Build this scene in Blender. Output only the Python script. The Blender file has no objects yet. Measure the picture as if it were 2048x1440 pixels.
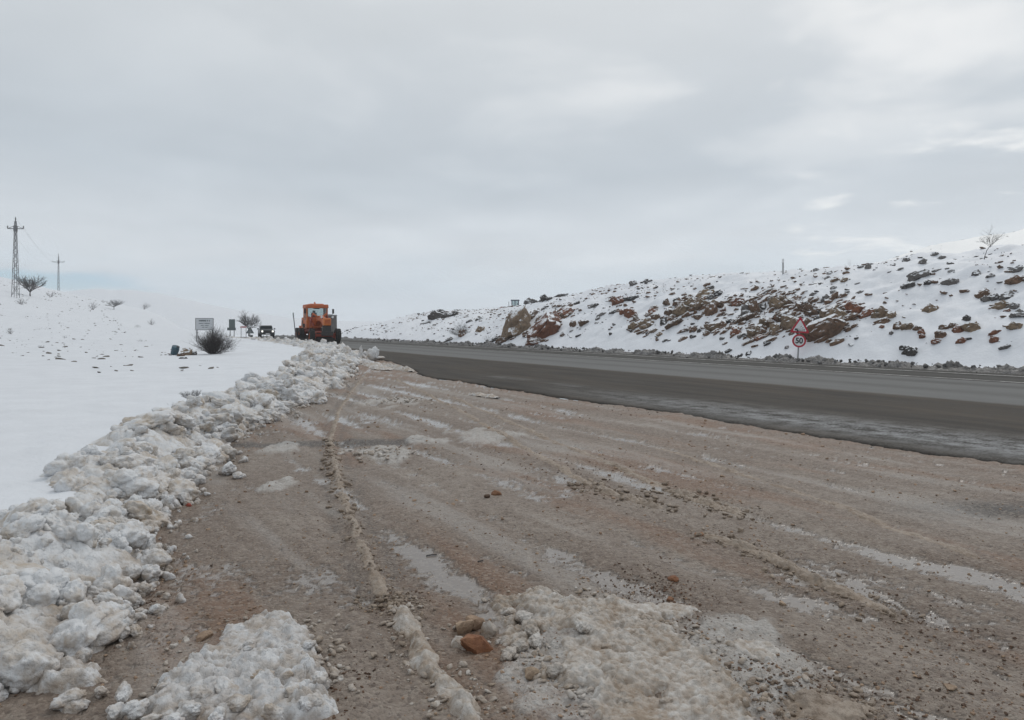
import bpy, bmesh, math, random
import numpy as np
from mathutils import Vector, Matrix, Euler

# ------------------------------------------------------------------ camera, sky, sun, exposure
SC = bpy.context.scene
COL = SC.collection
FPX, HORIZ, CAMH = 1500.0, 652.0, 1.5
cam = bpy.data.cameras.new('camera')
cam.lens = FPX / 2048 * 36.0
cam.sensor_width = 36.0
cam.shift_y = -(720 - HORIZ) / 2048
cam.clip_start, cam.clip_end = 0.05, 12000
cam_ob = bpy.data.objects.new('camera', cam)
COL.objects.link(cam_ob)
cam_ob.location = (0, 0, CAMH)
cam_ob.rotation_euler = (math.radians(90), 0, 0)
SC.camera = cam_ob

SUN_AZ, SUN_EL = math.radians(31), math.radians(46)      # right of the view axis, up
SUN_DIR = Vector((math.sin(SUN_AZ) * math.cos(SUN_EL), math.cos(SUN_AZ) * math.cos(SUN_EL), math.sin(SUN_EL)))


def N(nt, typ, ins=None, **kw):
    n = nt.nodes.new(typ)
    for k, v in kw.items():
        setattr(n, k, v)
    for k, v in (ins or {}).items():
        if isinstance(v, bpy.types.NodeSocket):
            nt.links.new(v, n.inputs[k])
        else:
            n.inputs[k].default_value = v
    return n


def ramp(nt, fac, stops, interp='LINEAR'):
    r = nt.nodes.new('ShaderNodeValToRGB')
    r.color_ramp.interpolation = interp
    els = r.color_ramp.elements
    while len(els) < len(stops):
        els.new(0.5)
    for e, (p, c) in zip(els, stops):
        e.position = p
        e.color = (c[0], c[1], c[2], 1) if hasattr(c, '__len__') else (c, c, c, 1)
    nt.links.new(fac, r.inputs[0])
    return r.outputs[0]


def mth(nt, op, a, b=0.0, c=None, clamp=False):
    n = nt.nodes.new('ShaderNodeMath')
    n.operation = op
    n.use_clamp = clamp
    for i, v in enumerate((a, b) if c is None else (a, b, c)):
        if isinstance(v, bpy.types.NodeSocket):
            nt.links.new(v, n.inputs[i])
        else:
            n.inputs[i].default_value = v
    return n.outputs[0]


def mixc(nt, fac, a, b, blend='MIX'):
    n = nt.nodes.new('ShaderNodeMix')
    n.data_type = 'RGBA'
    n.blend_type = blend
    for s, v in ((n.inputs[0], fac), (n.inputs[6], a), (n.inputs[7], b)):
        if isinstance(v, bpy.types.NodeSocket):
            nt.links.new(v, s)
        elif hasattr(v, '__len__'):
            s.default_value = (v[0], v[1], v[2], 1)
        else:
            s.default_value = v
    return n.outputs[2]


def noise(nt, vec, scale, detail=3, rough=0.5, dist=0.0, out='Fac'):
    return N(nt, 'ShaderNodeTexNoise', {'Vector': vec, 'Scale': scale, 'Detail': detail, 'Roughness': rough, 'Distortion': dist}).outputs[out]


world = bpy.data.worlds.new('World')
SC.world = world
world.use_nodes = True
wt = world.node_tree
wt.nodes.clear()
tc = N(wt, 'ShaderNodeTexCoord').outputs['Generated']
sky = N(wt, 'ShaderNodeTexSky', sky_type='NISHITA', sun_disc=False, sun_elevation=SUN_EL,
        sun_rotation=SUN_AZ, altitude=1200.0)
xyz = N(wt, 'ShaderNodeSeparateXYZ', {0: tc})
zz = xyz.outputs['Z']
zc = mth(wt, 'MAXIMUM', zz, 0.0)
# a flat cloud deck: direction projected on a plane overhead
den = mth(wt, 'ADD', zc, 0.13)
px_ = mth(wt, 'DIVIDE', xyz.outputs['X'], den)
py_ = mth(wt, 'DIVIDE', xyz.outputs['Y'], den)
deck = N(wt, 'ShaderNodeCombineXYZ', {0: px_, 1: py_, 2: 0.0}).outputs[0]
n1 = noise(wt, deck, 0.62, 5, 0.52, 0.35)
n2 = noise(wt, deck, 1.25, 4, 0.48, 0.25)
n3 = noise(wt, deck, 1.9, 5, 0.5, 0.3)
wob = mth(wt, 'MULTIPLY_ADD', mth(wt, 'SUBTRACT', n1, 0.5), 0.16, zc)
base = ramp(wt, wob, [(0.0, (.640, .715, .780)), (.045, (.610, .690, .760)), (.105, (.720, .765, .805)),
                      (.19, (.560, .615, .662)), (.27, (.600, .650, .690)), (.40, (.700, .735, .755)), (1.0, (.72, .75, .77))])
sep_cl = mth(wt, 'MULTIPLY_ADD', n2, 0.34, 0.83)
base = mixc(wt, 1.0, base, N(wt, 'ShaderNodeCombineXYZ', {0: sep_cl, 1: sep_cl, 2: sep_cl}).outputs[0], 'MULTIPLY')
# brighter, thinner cloud towards the sun
sd = N(wt, 'ShaderNodeVectorMath', {0: tc, 1: SUN_DIR}, operation='DOT_PRODUCT').outputs['Value']
lob = mth(wt, 'POWER', mth(wt, 'MAXIMUM', sd, 0.0), 6.0)
thin = mth(wt, 'MULTIPLY', mth(wt, 'MULTIPLY', lob, ramp(wt, zc, [(.12, .25), (.30, 1.15)], 'EASE')), mth(wt, 'MULTIPLY_ADD', ramp(wt, n2, [(.46, 0.0), (.64, 1.0)], 'EASE'), 0.95, 0.22))
base = mixc(wt, mth(wt, 'MULTIPLY', thin, 1.3, clamp=True), base, (1.0, 1.0, .985))
brk = mth(wt, 'MULTIPLY', ramp(wt, n3, [(.56, 0.0), (.70, 1.0)], 'EASE'), ramp(wt, N(wt, 'ShaderNodeVectorMath', {0: tc, 1: (math.sin(SUN_AZ + .06), math.cos(SUN_AZ + .06), .12)}, operation='DOT_PRODUCT').outputs['Value'], [(.93, 0.0), (.995, 1.0)], 'EASE'))
base = mixc(wt, mth(wt, 'MULTIPLY', brk, .85, clamp=True), base, (1.02, 1.02, 1.0))
# a gap low in the west where clear sky shows under the deck
gd = Vector((-.60, 1.0, .058)).normalized()
gx = N(wt, 'ShaderNodeVectorMath', {0: tc, 1: gd}, operation='SUBTRACT').outputs['Vector']
gs = N(wt, 'ShaderNodeVectorMath', {0: gx, 1: (7.5, 7.5, 70.0)}, operation='MULTIPLY').outputs['Vector']
gl = N(wt, 'ShaderNodeVectorMath', {0: gs}, operation='LENGTH').outputs['Value']
gap = ramp(wt, mth(wt, 'ADD', gl, mth(wt, 'MULTIPLY', mth(wt, 'SUBTRACT', n2, .5), 1.6)), [(.35, 1.0), (1.15, 0.0)], 'EASE')
cloud10 = N(wt, 'ShaderNodeVectorMath', {0: base, 'Scale': 9.35}, operation='SCALE').outputs['Vector']
skyblue = N(wt, 'ShaderNodeVectorMath', {0: sky.outputs[0], 1: (3.9, 5.6, 7.2)}, operation='MINIMUM').outputs['Vector']
covered = mixc(wt, 0.06, cloud10, sky.outputs[0])
full = mixc(wt, mth(wt, 'MULTIPLY', gap, 1.0), covered, skyblue)
bg = N(wt, 'ShaderNodeBackground', {'Color': full, 'Strength': 0.1})
wo = N(wt, 'ShaderNodeOutputWorld')
wt.links.new(bg.outputs[0], wo.inputs[0])

sun = bpy.data.lights.new('sun', 'SUN')
sun.energy = .8
sun.angle = math.radians(26)
sun.color = (1.0, .955, .89)
sun_ob = bpy.data.objects.new('sun', sun)
COL.objects.link(sun_ob)
sun_ob.rotation_euler = SUN_DIR.to_track_quat('Z', 'Y').to_euler()
sun_ob.location = (40, 60, 60)

vs = SC.view_settings
vs.view_transform = 'Standard'
vs.look = 'None'
vs.exposure = 0.0
vs.gamma = 1.0
vs.use_curve_mapping = False
SC.cycles.use_denoising = True
SC.cycles.max_bounces = 6
SC.cycles.volume_bounces = 1
SC.cycles.transparent_max_bounces = 12

# ------------------------------------------------------------------ numpy noise
RNG = np.random.default_rng(7)
random.seed(11)


def _hash(ix, iy, iz, seed):
    h = (ix.astype(np.int64) * 374761393 + iy.astype(np.int64) * 668265263 + iz.astype(np.int64) * 2147483647 % 1274126177 + seed * 362437) & 0xFFFFFFFF
    h = ((h ^ (h >> 13)) * 1274126177) & 0xFFFFFFFF
    h = ((h ^ (h >> 15)) * 2246822519) & 0xFFFFFFFF
    return h ^ (h >> 16)


def perlin2(x, y, seed=0):
    x0, y0 = np.floor(x), np.floor(y)
    fx, fy = x - x0, y - y0
    u, v = fx * fx * fx * (fx * (fx * 6 - 15) + 10), fy * fy * fy * (fy * (fy * 6 - 15) + 10)
    z = np.zeros_like(x0)

    def g(dx, dy):
        a = _hash(x0 + dx, y0 + dy, z, seed) * (2 * math.pi / 4294967296.0)
        return np.cos(a) * (fx - dx) + np.sin(a) * (fy - dy)
    a = g(0, 0) * (1 - u) + g(1, 0) * u
    b = g(0, 1) * (1 - u) + g(1, 1) * u
    return (a * (1 - v) + b * v) * 1.4


def vnoise3(p, seed=0):
    x, y, z = p[:, 0], p[:, 1], p[:, 2]
    x0, y0, z0 = np.floor(x), np.floor(y), np.floor(z)
    f = [x - x0, y - y0, z - z0]
    u, v, w = [t * t * (3 - 2 * t) for t in f]

    def h(dx, dy, dz):
        return _hash(x0 + dx, y0 + dy, (z0 + dz) * 7919, seed) / 2147483648.0 - 1
    c = 0
    for dz, ww in ((0, 1 - w), (1, w)):
        for dy, vv in ((0, 1 - v), (1, v)):
            for dx, uu in ((0, 1 - u), (1, u)):
                c = c + h(dx, dy, dz) * ww * vv * uu
    return c


def fbm2(x, y, octv=4, seed=0, gain=0.5, lac=2.03):
    s, a = 0, 1.0
    for o in range(octv):
        s = s + a * perlin2(x + o * 17.3, y - o * 9.1, seed + o)
        x, y, a = x * lac, y * lac, a * gain
    return s


def billow2(x, y, octv=3, seed=0, gain=0.5):
    s, a = 0, 1.0
    for o in range(octv):
        s = s + a * np.abs(perlin2(x + o * 7.7, y + o * 3.3, seed + o))
        x, y, a = x * 2.1, y * 2.1, a * gain
    return s


def lumps2(x, y, seed=0, rmin=.45, rmax=.85):
    """packed hemispheres of uneven size, one to a cell"""
    x0, y0 = np.floor(x), np.floor(y)
    out = np.zeros_like(x)
    z = np.zeros_like(x0)
    for dx in (-1, 0, 1):
        for dy in (-1, 0, 1):
            cx, cy = x0 + dx, y0 + dy
            jx = _hash(cx, cy, z, seed) / 4294967296.0
            jy = _hash(cx, cy, z, seed + 101) / 4294967296.0
            r = rmin + (rmax - rmin) * _hash(cx, cy, z, seed + 202) / 4294967296.0
            d2 = (x - cx - jx) ** 2 + (y - cy - jy) ** 2
            out = np.maximum(out, np.sqrt(np.maximum(r * r - d2, 0)))
    return out


def sst(a, b, x):
    t = np.clip((x - a) / (b - a), 0, 1)
    return t * t * (3 - 2 * t)


# ------------------------------------------------------------------ mesh helpers
def np_mesh(name, V, F, smooth=True, attrs=None):
    me = bpy.data.meshes.new(name)
    V = np.asarray(V, np.float32)
    F = np.asarray(F, np.int32)
    k = F.shape[1]
    me.vertices.add(len(V))
    me.vertices.foreach_set('co', V.ravel())
    me.loops.add(F.size)
    me.loops.foreach_set('vertex_index', F.ravel())
    me.polygons.add(len(F))
    me.polygons.foreach_set('loop_start', np.arange(0, F.size, k, dtype=np.int32))
    me.polygons.foreach_set('loop_total', np.full(len(F), k, np.int32))
    me.polygons.foreach_set('use_smooth', np.full(len(F), smooth, bool))
    me.update(calc_edges=True)
    for nm, arr in (attrs or {}).items():
        a = me.attributes.new(nm, 'FLOAT', 'POINT')
        a.data.foreach_set('value', np.asarray(arr, np.float32))
    return me


def grid_faces(nr, nc):
    i = np.arange(nr * nc).reshape(nr, nc)
    return np.stack([i[:-1, :-1], i[:-1, 1:], i[1:, 1:], i[1:, :-1]], -1).reshape(-1, 4)


def take(V, F, keepf, attrs=None):
    F = F[keepf]
    used = np.unique(F)
    m = np.full(len(V), -1)
    m[used] = np.arange(len(used))
    return V[used], m[F], {k: v[used] for k, v in (attrs or {}).items()}


def link(name, me, mat=None, parent=None):
    o = bpy.data.objects.new(name, me)
    COL.objects.link(o)
    if mat is not None and me is not None and len(me.materials) == 0:
        me.materials.append(mat)
    if parent is not None:
        o.parent = parent
    return o


def tag(o, label, cat, group=None, kind=None):
    o['label'] = label
    o['category'] = cat
    if group:
        o['group'] = group
    if kind:
        o['kind'] = kind
    return o


def thing(name, label, cat, loc=(0, 0, 0), rz=0.0, group=None):
    o = bpy.data.objects.new(name, None)
    COL.objects.link(o)
    o.empty_display_size = .2
    o.location = loc
    o.rotation_euler = (0, 0, rz)
    return tag(o, label, cat, group)


class MB:
    def __init__(s):
        s.v, s.f = [], []

    def _add(s, vs, fs):
        b = len(s.v)
        s.v += [tuple(v) for v in vs]
        s.f += [tuple(i + b for i in f) for f in fs]
        return s

    def box(s, c, d, rot=None, top=None):
        hx, hy, hz = d[0] / 2, d[1] / 2, d[2] / 2
        t = top or (1, 1)
        vs = [(-hx, -hy, -hz), (hx, -hy, -hz), (hx, hy, -hz), (-hx, hy, -hz),
              (-hx * t[0], -hy * t[1], hz), (hx * t[0], -hy * t[1], hz), (hx * t[0], hy * t[1], hz), (-hx * t[0], hy * t[1], hz)]
        R = Euler(rot).to_matrix() if rot else Matrix.Identity(3)
        vs = [R @ Vector(v) + Vector(c) for v in vs]
        return s._add(vs, [(3, 2, 1, 0), (4, 5, 6, 7), (0, 1, 5, 4), (1, 2, 6, 5), (2, 3, 7, 6), (3, 0, 4, 7)])

    def tube(s, p0, p1, r0, r1=None, n=8, cap=True):
        r1 = r0 if r1 is None else r1
        p0, p1 = Vector(p0), Vector(p1)
        a = (p1 - p0)
        if a.length < 1e-6:
            return s
        q = a.to_track_quat('Z', 'Y')
        vs, fs = [], []
        for p, r in ((p0, r0), (p1, r1)):
            for k in range(n):
                t = 2 * math.pi * k / n
                vs.append(p + q @ Vector((r * math.cos(t), r * math.sin(t), 0)))
        for k in range(n):
            fs.append((k, (k + 1) % n, n + (k + 1) % n, n + k))
        if cap:
            fs.append(tuple(range(n - 1, -1, -1)))
            fs.append(tuple(range(n, 2 * n)))
        return s._add(vs, fs)

    def beam(s, p0, p1, w, h):
        p0, p1 = Vector(p0), Vector(p1)
        a = p1 - p0
        q = a.to_track_quat('Y', 'Z')
        L = a.length
        vs = []
        for y in (0, L):
            for x, z in ((-w / 2, -h / 2), (w / 2, -h / 2), (w / 2, h / 2), (-w / 2, h / 2)):
                vs.append(p0 + q @ Vector((x, y, z)))
        return s._add(vs, [(0, 1, 2, 3), (7, 6, 5, 4), (0, 4, 5, 1), (1, 5, 6, 2), (2, 6, 7, 3), (3, 7, 4, 0)])

    def prism(s, poly, axis, a, b):
        """poly of 2-D points swept along axis from a to b"""
        n = len(poly)

        def P(u, v, w):
            return {'x': (w, u, v), 'y': (u, w, v), 'z': (u, v, w)}[axis]
        vs = [P(u, v, a) for u, v in poly] + [P(u, v, b) for u, v in poly]
        fs = [tuple(range(n)), tuple(range(2 * n - 1, n - 1, -1))]
        fs += [(k, n + k, n + (k + 1) % n, (k + 1) % n) for k in range(n)]
        return s._add(vs, fs)

    def lathe(s, prof, axis='x', c=(0, 0, 0), n=28):
        vs, fs = [], []
        m = len(prof)
        for k in range(n):
            t = 2 * math.pi * k / n
            for a, r in prof:
                u, v = r * math.cos(t), r * math.sin(t)
                p = {'x': (a, u, v), 'y': (u, a, v), 'z': (u, v, a)}[axis]
                vs.append((p[0] + c[0], p[1] + c[1], p[2] + c[2]))
        for k in range(n):
            for j in range(m - 1):
                a0, b0 = k * m + j, ((k + 1) % n) * m + j
                fs.append((a0, a0 + 1, b0 + 1, b0))
        return s._add(vs, fs)

    def mesh(s, name, bevel=0.0, smooth=False):
        me = bpy.data.meshes.new(name)
        me.from_pydata(s.v, [], s.f)
        bm = bmesh.new()
        bm.from_mesh(me)
        bmesh.ops.recalc_face_normals(bm, faces=bm.faces)
        if bevel:
            es = [e for e in bm.edges if len(e.link_faces) == 2 and e.calc_face_angle(0) > .6]
            bmesh.ops.bevel(bm, geom=es, offset=bevel, segments=2, affect='EDGES', profile=.6)
        bm.to_mesh(me)
        bm.free()
        if smooth:
            me.polygons.foreach_set('use_smooth', np.ones(len(me.polygons), bool))
            if smooth == 'auto':
                me.set_sharp_from_angle(angle=math.radians(38))
        me.update()
        return me

    def build(s, name, mat, parent=None, bevel=0.0, smooth=False):
        return link(name, s.mesh(name, bevel, smooth), mat, parent)


# ------------------------------------------------------------------ materials
def newmat(name):
    m = bpy.data.materials.new(name)
    m.use_nodes = True
    nt = m.node_tree
    nt.nodes.clear()
    out = N(nt, 'ShaderNodeOutputMaterial')
    p = N(nt, 'ShaderNodeBsdfPrincipled')
    nt.links.new(p.outputs[0], out.inputs[0])
    return m, nt, p


def setp(nt, p, **kw):
    names = {'col': 'Base Color', 'rough': 'Roughness', 'spec': 'Specular IOR Level', 'metal': 'Metallic', 'normal': 'Normal',
             'sss': 'Subsurface Weight', 'sssr': 'Subsurface Radius', 'ssss': 'Subsurface Scale', 'emis': 'Emission Strength', 'emic': 'Emission Color'}
    for k, v in kw.items():
        s = p.inputs[names[k]]
        if isinstance(v, bpy.types.NodeSocket):
            nt.links.new(v, s)
        elif hasattr(v, '__len__') and len(v) == 3 and s.type == 'RGBA':
            s.default_value = (v[0], v[1], v[2], 1)
        else:
            s.default_value = v


def bump(nt, h, strength=.5, dist=.02, normal=None):
    ins = {'Height': h, 'Strength': strength, 'Distance': dist}
    if normal is not None:
        ins['Normal'] = normal
    return N(nt, 'ShaderNodeBump', ins).outputs[0]


def wpos(nt):
    return N(nt, 'ShaderNodeNewGeometry').outputs['Position']


def attr(nt, name):
    return N(nt, 'ShaderNodeAttribute', attribute_name=name).outputs['Fac']


def paint(name, col, rough=.5, metal=0.0, dirt=.35, dirtcol=(.12, .10, .085), spec=.5, scale=3.0):
    m, nt, p = newmat(name)
    tcn = N(nt, 'ShaderNodeTexCoord').outputs['Object']
    n = noise(nt, tcn, scale, 5, .65)
    n2_ = noise(nt, tcn, scale * 7, 4, .6)
    f = ramp(nt, mth(nt, 'MULTIPLY_ADD', n2_, .35, mth(nt, 'MULTIPLY', n, .65)), [(.42, 0.0), (.68, dirt)])
    c = mixc(nt, f, col, dirtcol)
    setp(nt, p, col=c, rough=mth(nt, 'MULTIPLY_ADD', f, .4, rough), metal=metal, spec=spec)
    return m


def mat_snow(name, col=(.70, .725, .765), shade=.92):
    m, nt, p = newmat(name)
    g = wpos(nt)
    a = noise(nt, g, 1.3, 5, .6)
    b = noise(nt, g, 14.0, 4, .6)
    c = mixc(nt, ramp(nt, a, [(.35, 0.0), (.7, 1.0)]), col, tuple(x * shade for x in col))
    nrm = bump(nt, mth(nt, 'MULTIPLY_ADD', b, .25, a), .55, .10)
    setp(nt, p, col=c, rough=.62, spec=.25, normal=nrm)
    return m


def mat_dirty_snow(name, clean, tan, lo, hi, zmud=.10, bumpd=.02, sc=3.0, grain=45.0, muddy=(.27, .205, .150)):
    m, nt, p = newmat(name)
    g = wpos(nt)
    rnd = N(nt, 'ShaderNodeObjectInfo').outputs['Random']
    a = noise(nt, g, sc, 5, .6, .4)
    b = noise(nt, g, sc * 5, 4, .6)
    d = noise(nt, g, grain, 4, .65)
    z = N(nt, 'ShaderNodeSeparateXYZ', {0: g}).outputs['Z']
    base_f = ramp(nt, mth(nt, 'ADD', mth(nt, 'MULTIPLY', a, .62), mth(nt, 'MULTIPLY_ADD', b, .30, mth(nt, 'MULTIPLY', rnd, .08))), [(lo, 0.0), (hi, 1.0)])
    mud = mth(nt, 'MULTIPLY', mth(nt, 'SUBTRACT', 1.0, mth(nt, 'DIVIDE', z, zmud), clamp=True), ramp(nt, b, [(.36, 0.15), (.60, 1.0)]), clamp=True)
    c = mixc(nt, base_f, clean, tan)
    c = mixc(nt, mth(nt, 'MULTIPLY', mud, .75), c, muddy)
    c = mixc(nt, ramp(nt, d, [(.60, 0.0), (.76, .30)]), c, (.30, .25, .20))
    h = mth(nt, 'MULTIPLY_ADD', d, .35, b)
    setp(nt, p, col=c, rough=.5, spec=.35, normal=bump(nt, h, .9, bumpd * 1.6), sss=.0)
    return m


M = {}
M['snow'] = mat_snow('snow')
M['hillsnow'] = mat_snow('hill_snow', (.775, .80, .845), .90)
M['sunlitsnow'] = mat_snow('sunlight_tinted_snow', (.92, .925, .925), .96)  # paler base colour stands in for sunlight on the hill behind the cut
M['bank'] = mat_dirty_snow('bank_snow', (.655, .665, .68), (.42, .345, .265), .44, .64, .17)
M['clod'] = mat_dirty_snow('clod_snow', (.665, .675, .69), (.42, .34, .255), .45, .66, .15, .014, 4.0, 55.0)
M['slush'] = mat_dirty_snow('slush', (.56, .54, .515), (.33, .265, .205), .42, .62, .075, .012, 5.0, 70.0)
M['mudslush'] = mat_dirty_snow('mud_slush', (.33, .275, .225), (.17, .125, .09), .42, .62, .05, .012, 5.0, 60.0)
M['berm'] = mat_dirty_snow('berm_slush', (.29, .285, .285), (.075, .073, .072), .36, .58, .25, .05, 2.2, 16.0, (.10, .095, .09))


def mat_dirt():
    m, nt, p = newmat('wet_dirt')
    g = wpos(nt)
    wet, sl, red, dk = attr(nt, 'wet'), attr(nt, 'slush'), attr(nt, 'red'), attr(nt, 'dark')
    a = noise(nt, g, .9, 6, .62, .3)
    b = noise(nt, g, 9.0, 6, .68)
    d = noise(nt, g, 48.0, 5, .7)
    vor = N(nt, 'ShaderNodeTexVoronoi', {'Vector': g, 'Scale': 55.0, 'Randomness': 1.0}, feature='F1')
    c = mixc(nt, mth(nt, 'MULTIPLY_ADD', mth(nt, 'SUBTRACT', a, .5), .9, attr(nt, 'tone'), clamp=True), (.172, .128, .098), (.282, .236, .198))
    c = mixc(nt, ramp(nt, b, [(.42, 0.0), (.64, .62)]), c, (.165, .125, .100))
    c = mixc(nt, mth(nt, 'MULTIPLY', red, .72), c, (.205, .112, .064))
    c = mixc(nt, dk, c, (.065, .062, .060))
    peb = ramp(nt, N(nt, 'ShaderNodeSeparateXYZ', {0: vor.outputs['Color']}).outputs['X'], [(.72, 0.0), (.80, .7)])
    c = mixc(nt, mth(nt, 'MULTIPLY', peb, .5), c, (.40, .345, .29))
    peb2 = ramp(nt, N(nt, 'ShaderNodeSeparateXYZ', {0: vor.outputs['Color']}).outputs['Y'], [(.84, 0.0), (.90, .7)])
    c = mixc(nt, mth(nt, 'MULTIPLY', peb2, .6), c, (.07, .05, .042))
    slf = mth(nt, 'MULTIPLY', sl, ramp(nt, mth(nt, 'MULTIPLY_ADD', d, .4, mth(nt, 'MULTIPLY', b, .6)), [(.36, .25), (.58, 1.0)]), clamp=True)
    c = mixc(nt, slf, c, (.52, .505, .485))
    c = mixc(nt, mth(nt, 'MULTIPLY', wet, .5), c, (.195, .178, .162))
    r = mth(nt, 'MULTIPLY_ADD', b, .40, .36)
    r = mth(nt, 'MULTIPLY_ADD', mth(nt, 'SUBTRACT', 0.20, r), wet, r)
    dry = mth(nt, 'SUBTRACT', 1.0, mth(nt, 'MULTIPLY', wet, .96))
    h = mth(nt, 'ADD', mth(nt, 'MULTIPLY', d, .5), mth(nt, 'MULTIPLY', b, .9))
    h = mth(nt, 'ADD', h, mth(nt, 'MULTIPLY', mth(nt, 'SUBTRACT', .6, vor.outputs['Distance'], clamp=True), .45))
    nrm = bump(nt, mth(nt, 'MULTIPLY', h, dry), 1.0, .026)
    setp(nt, p, col=c, rough=r, spec=mth(nt, 'MULTIPLY_ADD', wet, .25, .25), normal=nrm)
    return m


def mat_road():
    m, nt, p = newmat('asphalt')
    o = N(nt, 'ShaderNodeTexCoord').outputs['Object']
    dry, mud, fr = attr(nt, 'dry'), attr(nt, 'mud'), attr(nt, 'frost')
    st = N(nt, 'ShaderNodeMapping', {'Vector': o, 'Scale': (1.0, .12, 1.0)}).outputs[0]
    a = noise(nt, st, 1.9, 7, .72)
    b = noise(nt, o, 26.0, 5, .7)
    b2 = noise(nt, o, 3.0, 6, .7)
    c = mixc(nt, ramp(nt, a, [(.35, 0.0), (.68, 1.0)]), (.040, .038, .036), (.070, .066, .060))
    c = mixc(nt, mth(nt, 'MULTIPLY', dry, mth(nt, 'MULTIPLY_ADD', a, .5, .68), clamp=True), c, (.172, .174, .172))
    c = mixc(nt, mth(nt, 'MULTIPLY', mud, ramp(nt, mth(nt, 'MULTIPLY_ADD', b2, .5, mth(nt, 'MULTIPLY', a, .5)), [(.36, 0.05), (.66, .70)])), c, (.105, .080, .060))
    frf = mth(nt, 'MULTIPLY', fr, ramp(nt, mth(nt, 'ADD', mth(nt, 'MULTIPLY', b2, .40), mth(nt, 'MULTIPLY_ADD', b, .35, mth(nt, 'MULTIPLY', a, .25))), [(.44, 0.0), (.56, .9)]))
    c = mixc(nt, frf, c, (.34, .35, .36))
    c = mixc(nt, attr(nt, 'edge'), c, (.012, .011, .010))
    c = mixc(nt, ramp(nt, b, [(.52, 0.0), (.7, .30)]), c, (.13, .12, .105))
    setp(nt, p, col=c, rough=mth(nt, 'MULTIPLY_ADD', b2, .25, .62), spec=.06, normal=bump(nt, b, .6, .012))
    return m


def mat_rock(name, c1, c2, dark, snow_lo=.56, snow_hi=.78):
    m, nt, p = newmat(name)
    geo = N(nt, 'ShaderNodeNewGeometry')
    g = geo.outputs['Position']
    rnd = N(nt, 'ShaderNodeObjectInfo').outputs['Random']
    a = noise(nt, g, 1.5, 6, .65, .5)
    b = noise(nt, g, 7.0, 5, .7)
    nz = N(nt, 'ShaderNodeSeparateXYZ', {0: geo.outputs['Normal']}).outputs['Z']
    c = mixc(nt, ramp(nt, mth(nt, 'MULTIPLY_ADD', rnd, .3, mth(nt, 'MULTIPLY', a, .8)), [(.32, 0.0), (.72, 1.0)]), c1, c2)
    c = mixc(nt, ramp(nt, b, [(.46, 0.0), (.70, .8)]), c, dark)
    sf = ramp(nt, mth(nt, 'ADD', nz, mth(nt, 'MULTIPLY', mth(nt, 'SUBTRACT', b, .5), 1.2)), [(snow_lo, 0.0), (snow_hi, 1.0)])
    c = mixc(nt, sf, c, (.80, .825, .86))
    setp(nt, p, col=c, rough=.8, spec=.3, normal=bump(nt, mth(nt, 'MULTIPLY_ADD', a, 1.0, mth(nt, 'MULTIPLY', b, .4)), .8, .10))
    return m


M['dirt'] = mat_dirt()
M['road'] = mat_road()
M['rock_t'] = mat_rock('tan_rock', (.275, .205, .140), (.185, .135, .098), (.060, .050, .043))
M['rock_r'] = mat_rock('red_rock', (.245, .110, .068), (.165, .082, .056), (.06, .040, .034))
M['rock_b'] = mat_rock('brown_rock', (.20, .125, .085), (.125, .088, .066), (.048, .040, .036))
M['rock_g'] = mat_rock('grey_rock', (.21, .195, .185), (.13, .122, .118), (.06, .056, .055))
M['rock_d'] = mat_rock('dark_rock', (.10, .090, .085), (.07, .066, .064), (.04, .038, .038))
M['stone'] = mat_rock('dirt_stone', (.30, .20, .135), (.38, .29, .21), (.12, .07, .045), 1.6, 1.9)
M['stone_o'] = mat_rock('orange_stone', (.25, .115, .06), (.32, .20, .125), (.11, .045, .028), 1.6, 1.9)
M['earth'] = mat_rock('rusty_earth', (.19, .095, .055), (.12, .075, .05), (.05, .034, .027), 1.6, 1.9)
M['twig'] = paint('bare_twig', (.052, .046, .046), .8, dirt=.6, dirtcol=(.11, .10, .095), scale=9)
M['twigpale'] = paint('frosted_twig', (.155, .15, .15), .8, dirt=.6, dirtcol=(.30, .30, .31), scale=9)
M['stub'] = paint('dry_stubble', (.105, .092, .078), .9, dirt=.8, dirtcol=(.22, .20, .18), scale=2)
M['orange'] = paint('orange_paint', (.50, .118, .032), .5, dirt=.6, dirtcol=(.20, .075, .04), scale=2.2)
M['orange2'] = paint('bright_orange_paint', (.62, .17, .032), .46, dirt=.4, dirtcol=(.25, .10, .04), scale=2.2)
M['red'] = paint('red_frame_paint', (.33, .05, .025), .5, dirt=.6, scale=2.2)
M['greyplate'] = paint('grey_steel_plate', (.25, .25, .245), .5, .25, dirt=.5, scale=2)
M['steel'] = paint('galvanised_steel', (.36, .37, .38), .45, .6, dirt=.4, scale=5)
M['darksteel'] = paint('dark_steel', (.045, .045, .048), .55, .3, dirt=.5, scale=3)
M['lattice'] = paint('weathered_lattice_steel', (.15, .155, .165), .6, .3, dirt=.4, scale=1)
M['rubber'] = paint('tyre_rubber', (.018, .018, .019), .8, dirt=.55, dirtcol=(.07, .06, .052), scale=4)
M['black'] = paint('black_plastic', (.02, .02, .022), .5, dirt=.2)
M['signred'] = paint('sign_red', (.46, .022, .045), .45, dirt=.12, scale=3)
M['signwhite'] = paint('sign_white', (.74, .75, .76), .5, dirt=.15, dirtcol=(.4, .38, .35), scale=3)
M['signblack'] = paint('sign_black', (.015, .017, .018), .5, dirt=.1)
M['signback'] = paint('sign_back', (.10, .125, .13), .5, .3, dirt=.3, scale=3)
M['boardwhite'] = paint('board_white', (.52, .54, .56), .6, dirt=.3, dirtcol=(.4, .4, .4), scale=2)
M['boardtext'] = paint('board_lettering', (.06, .075, .085), .6, dirt=.2)
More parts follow.
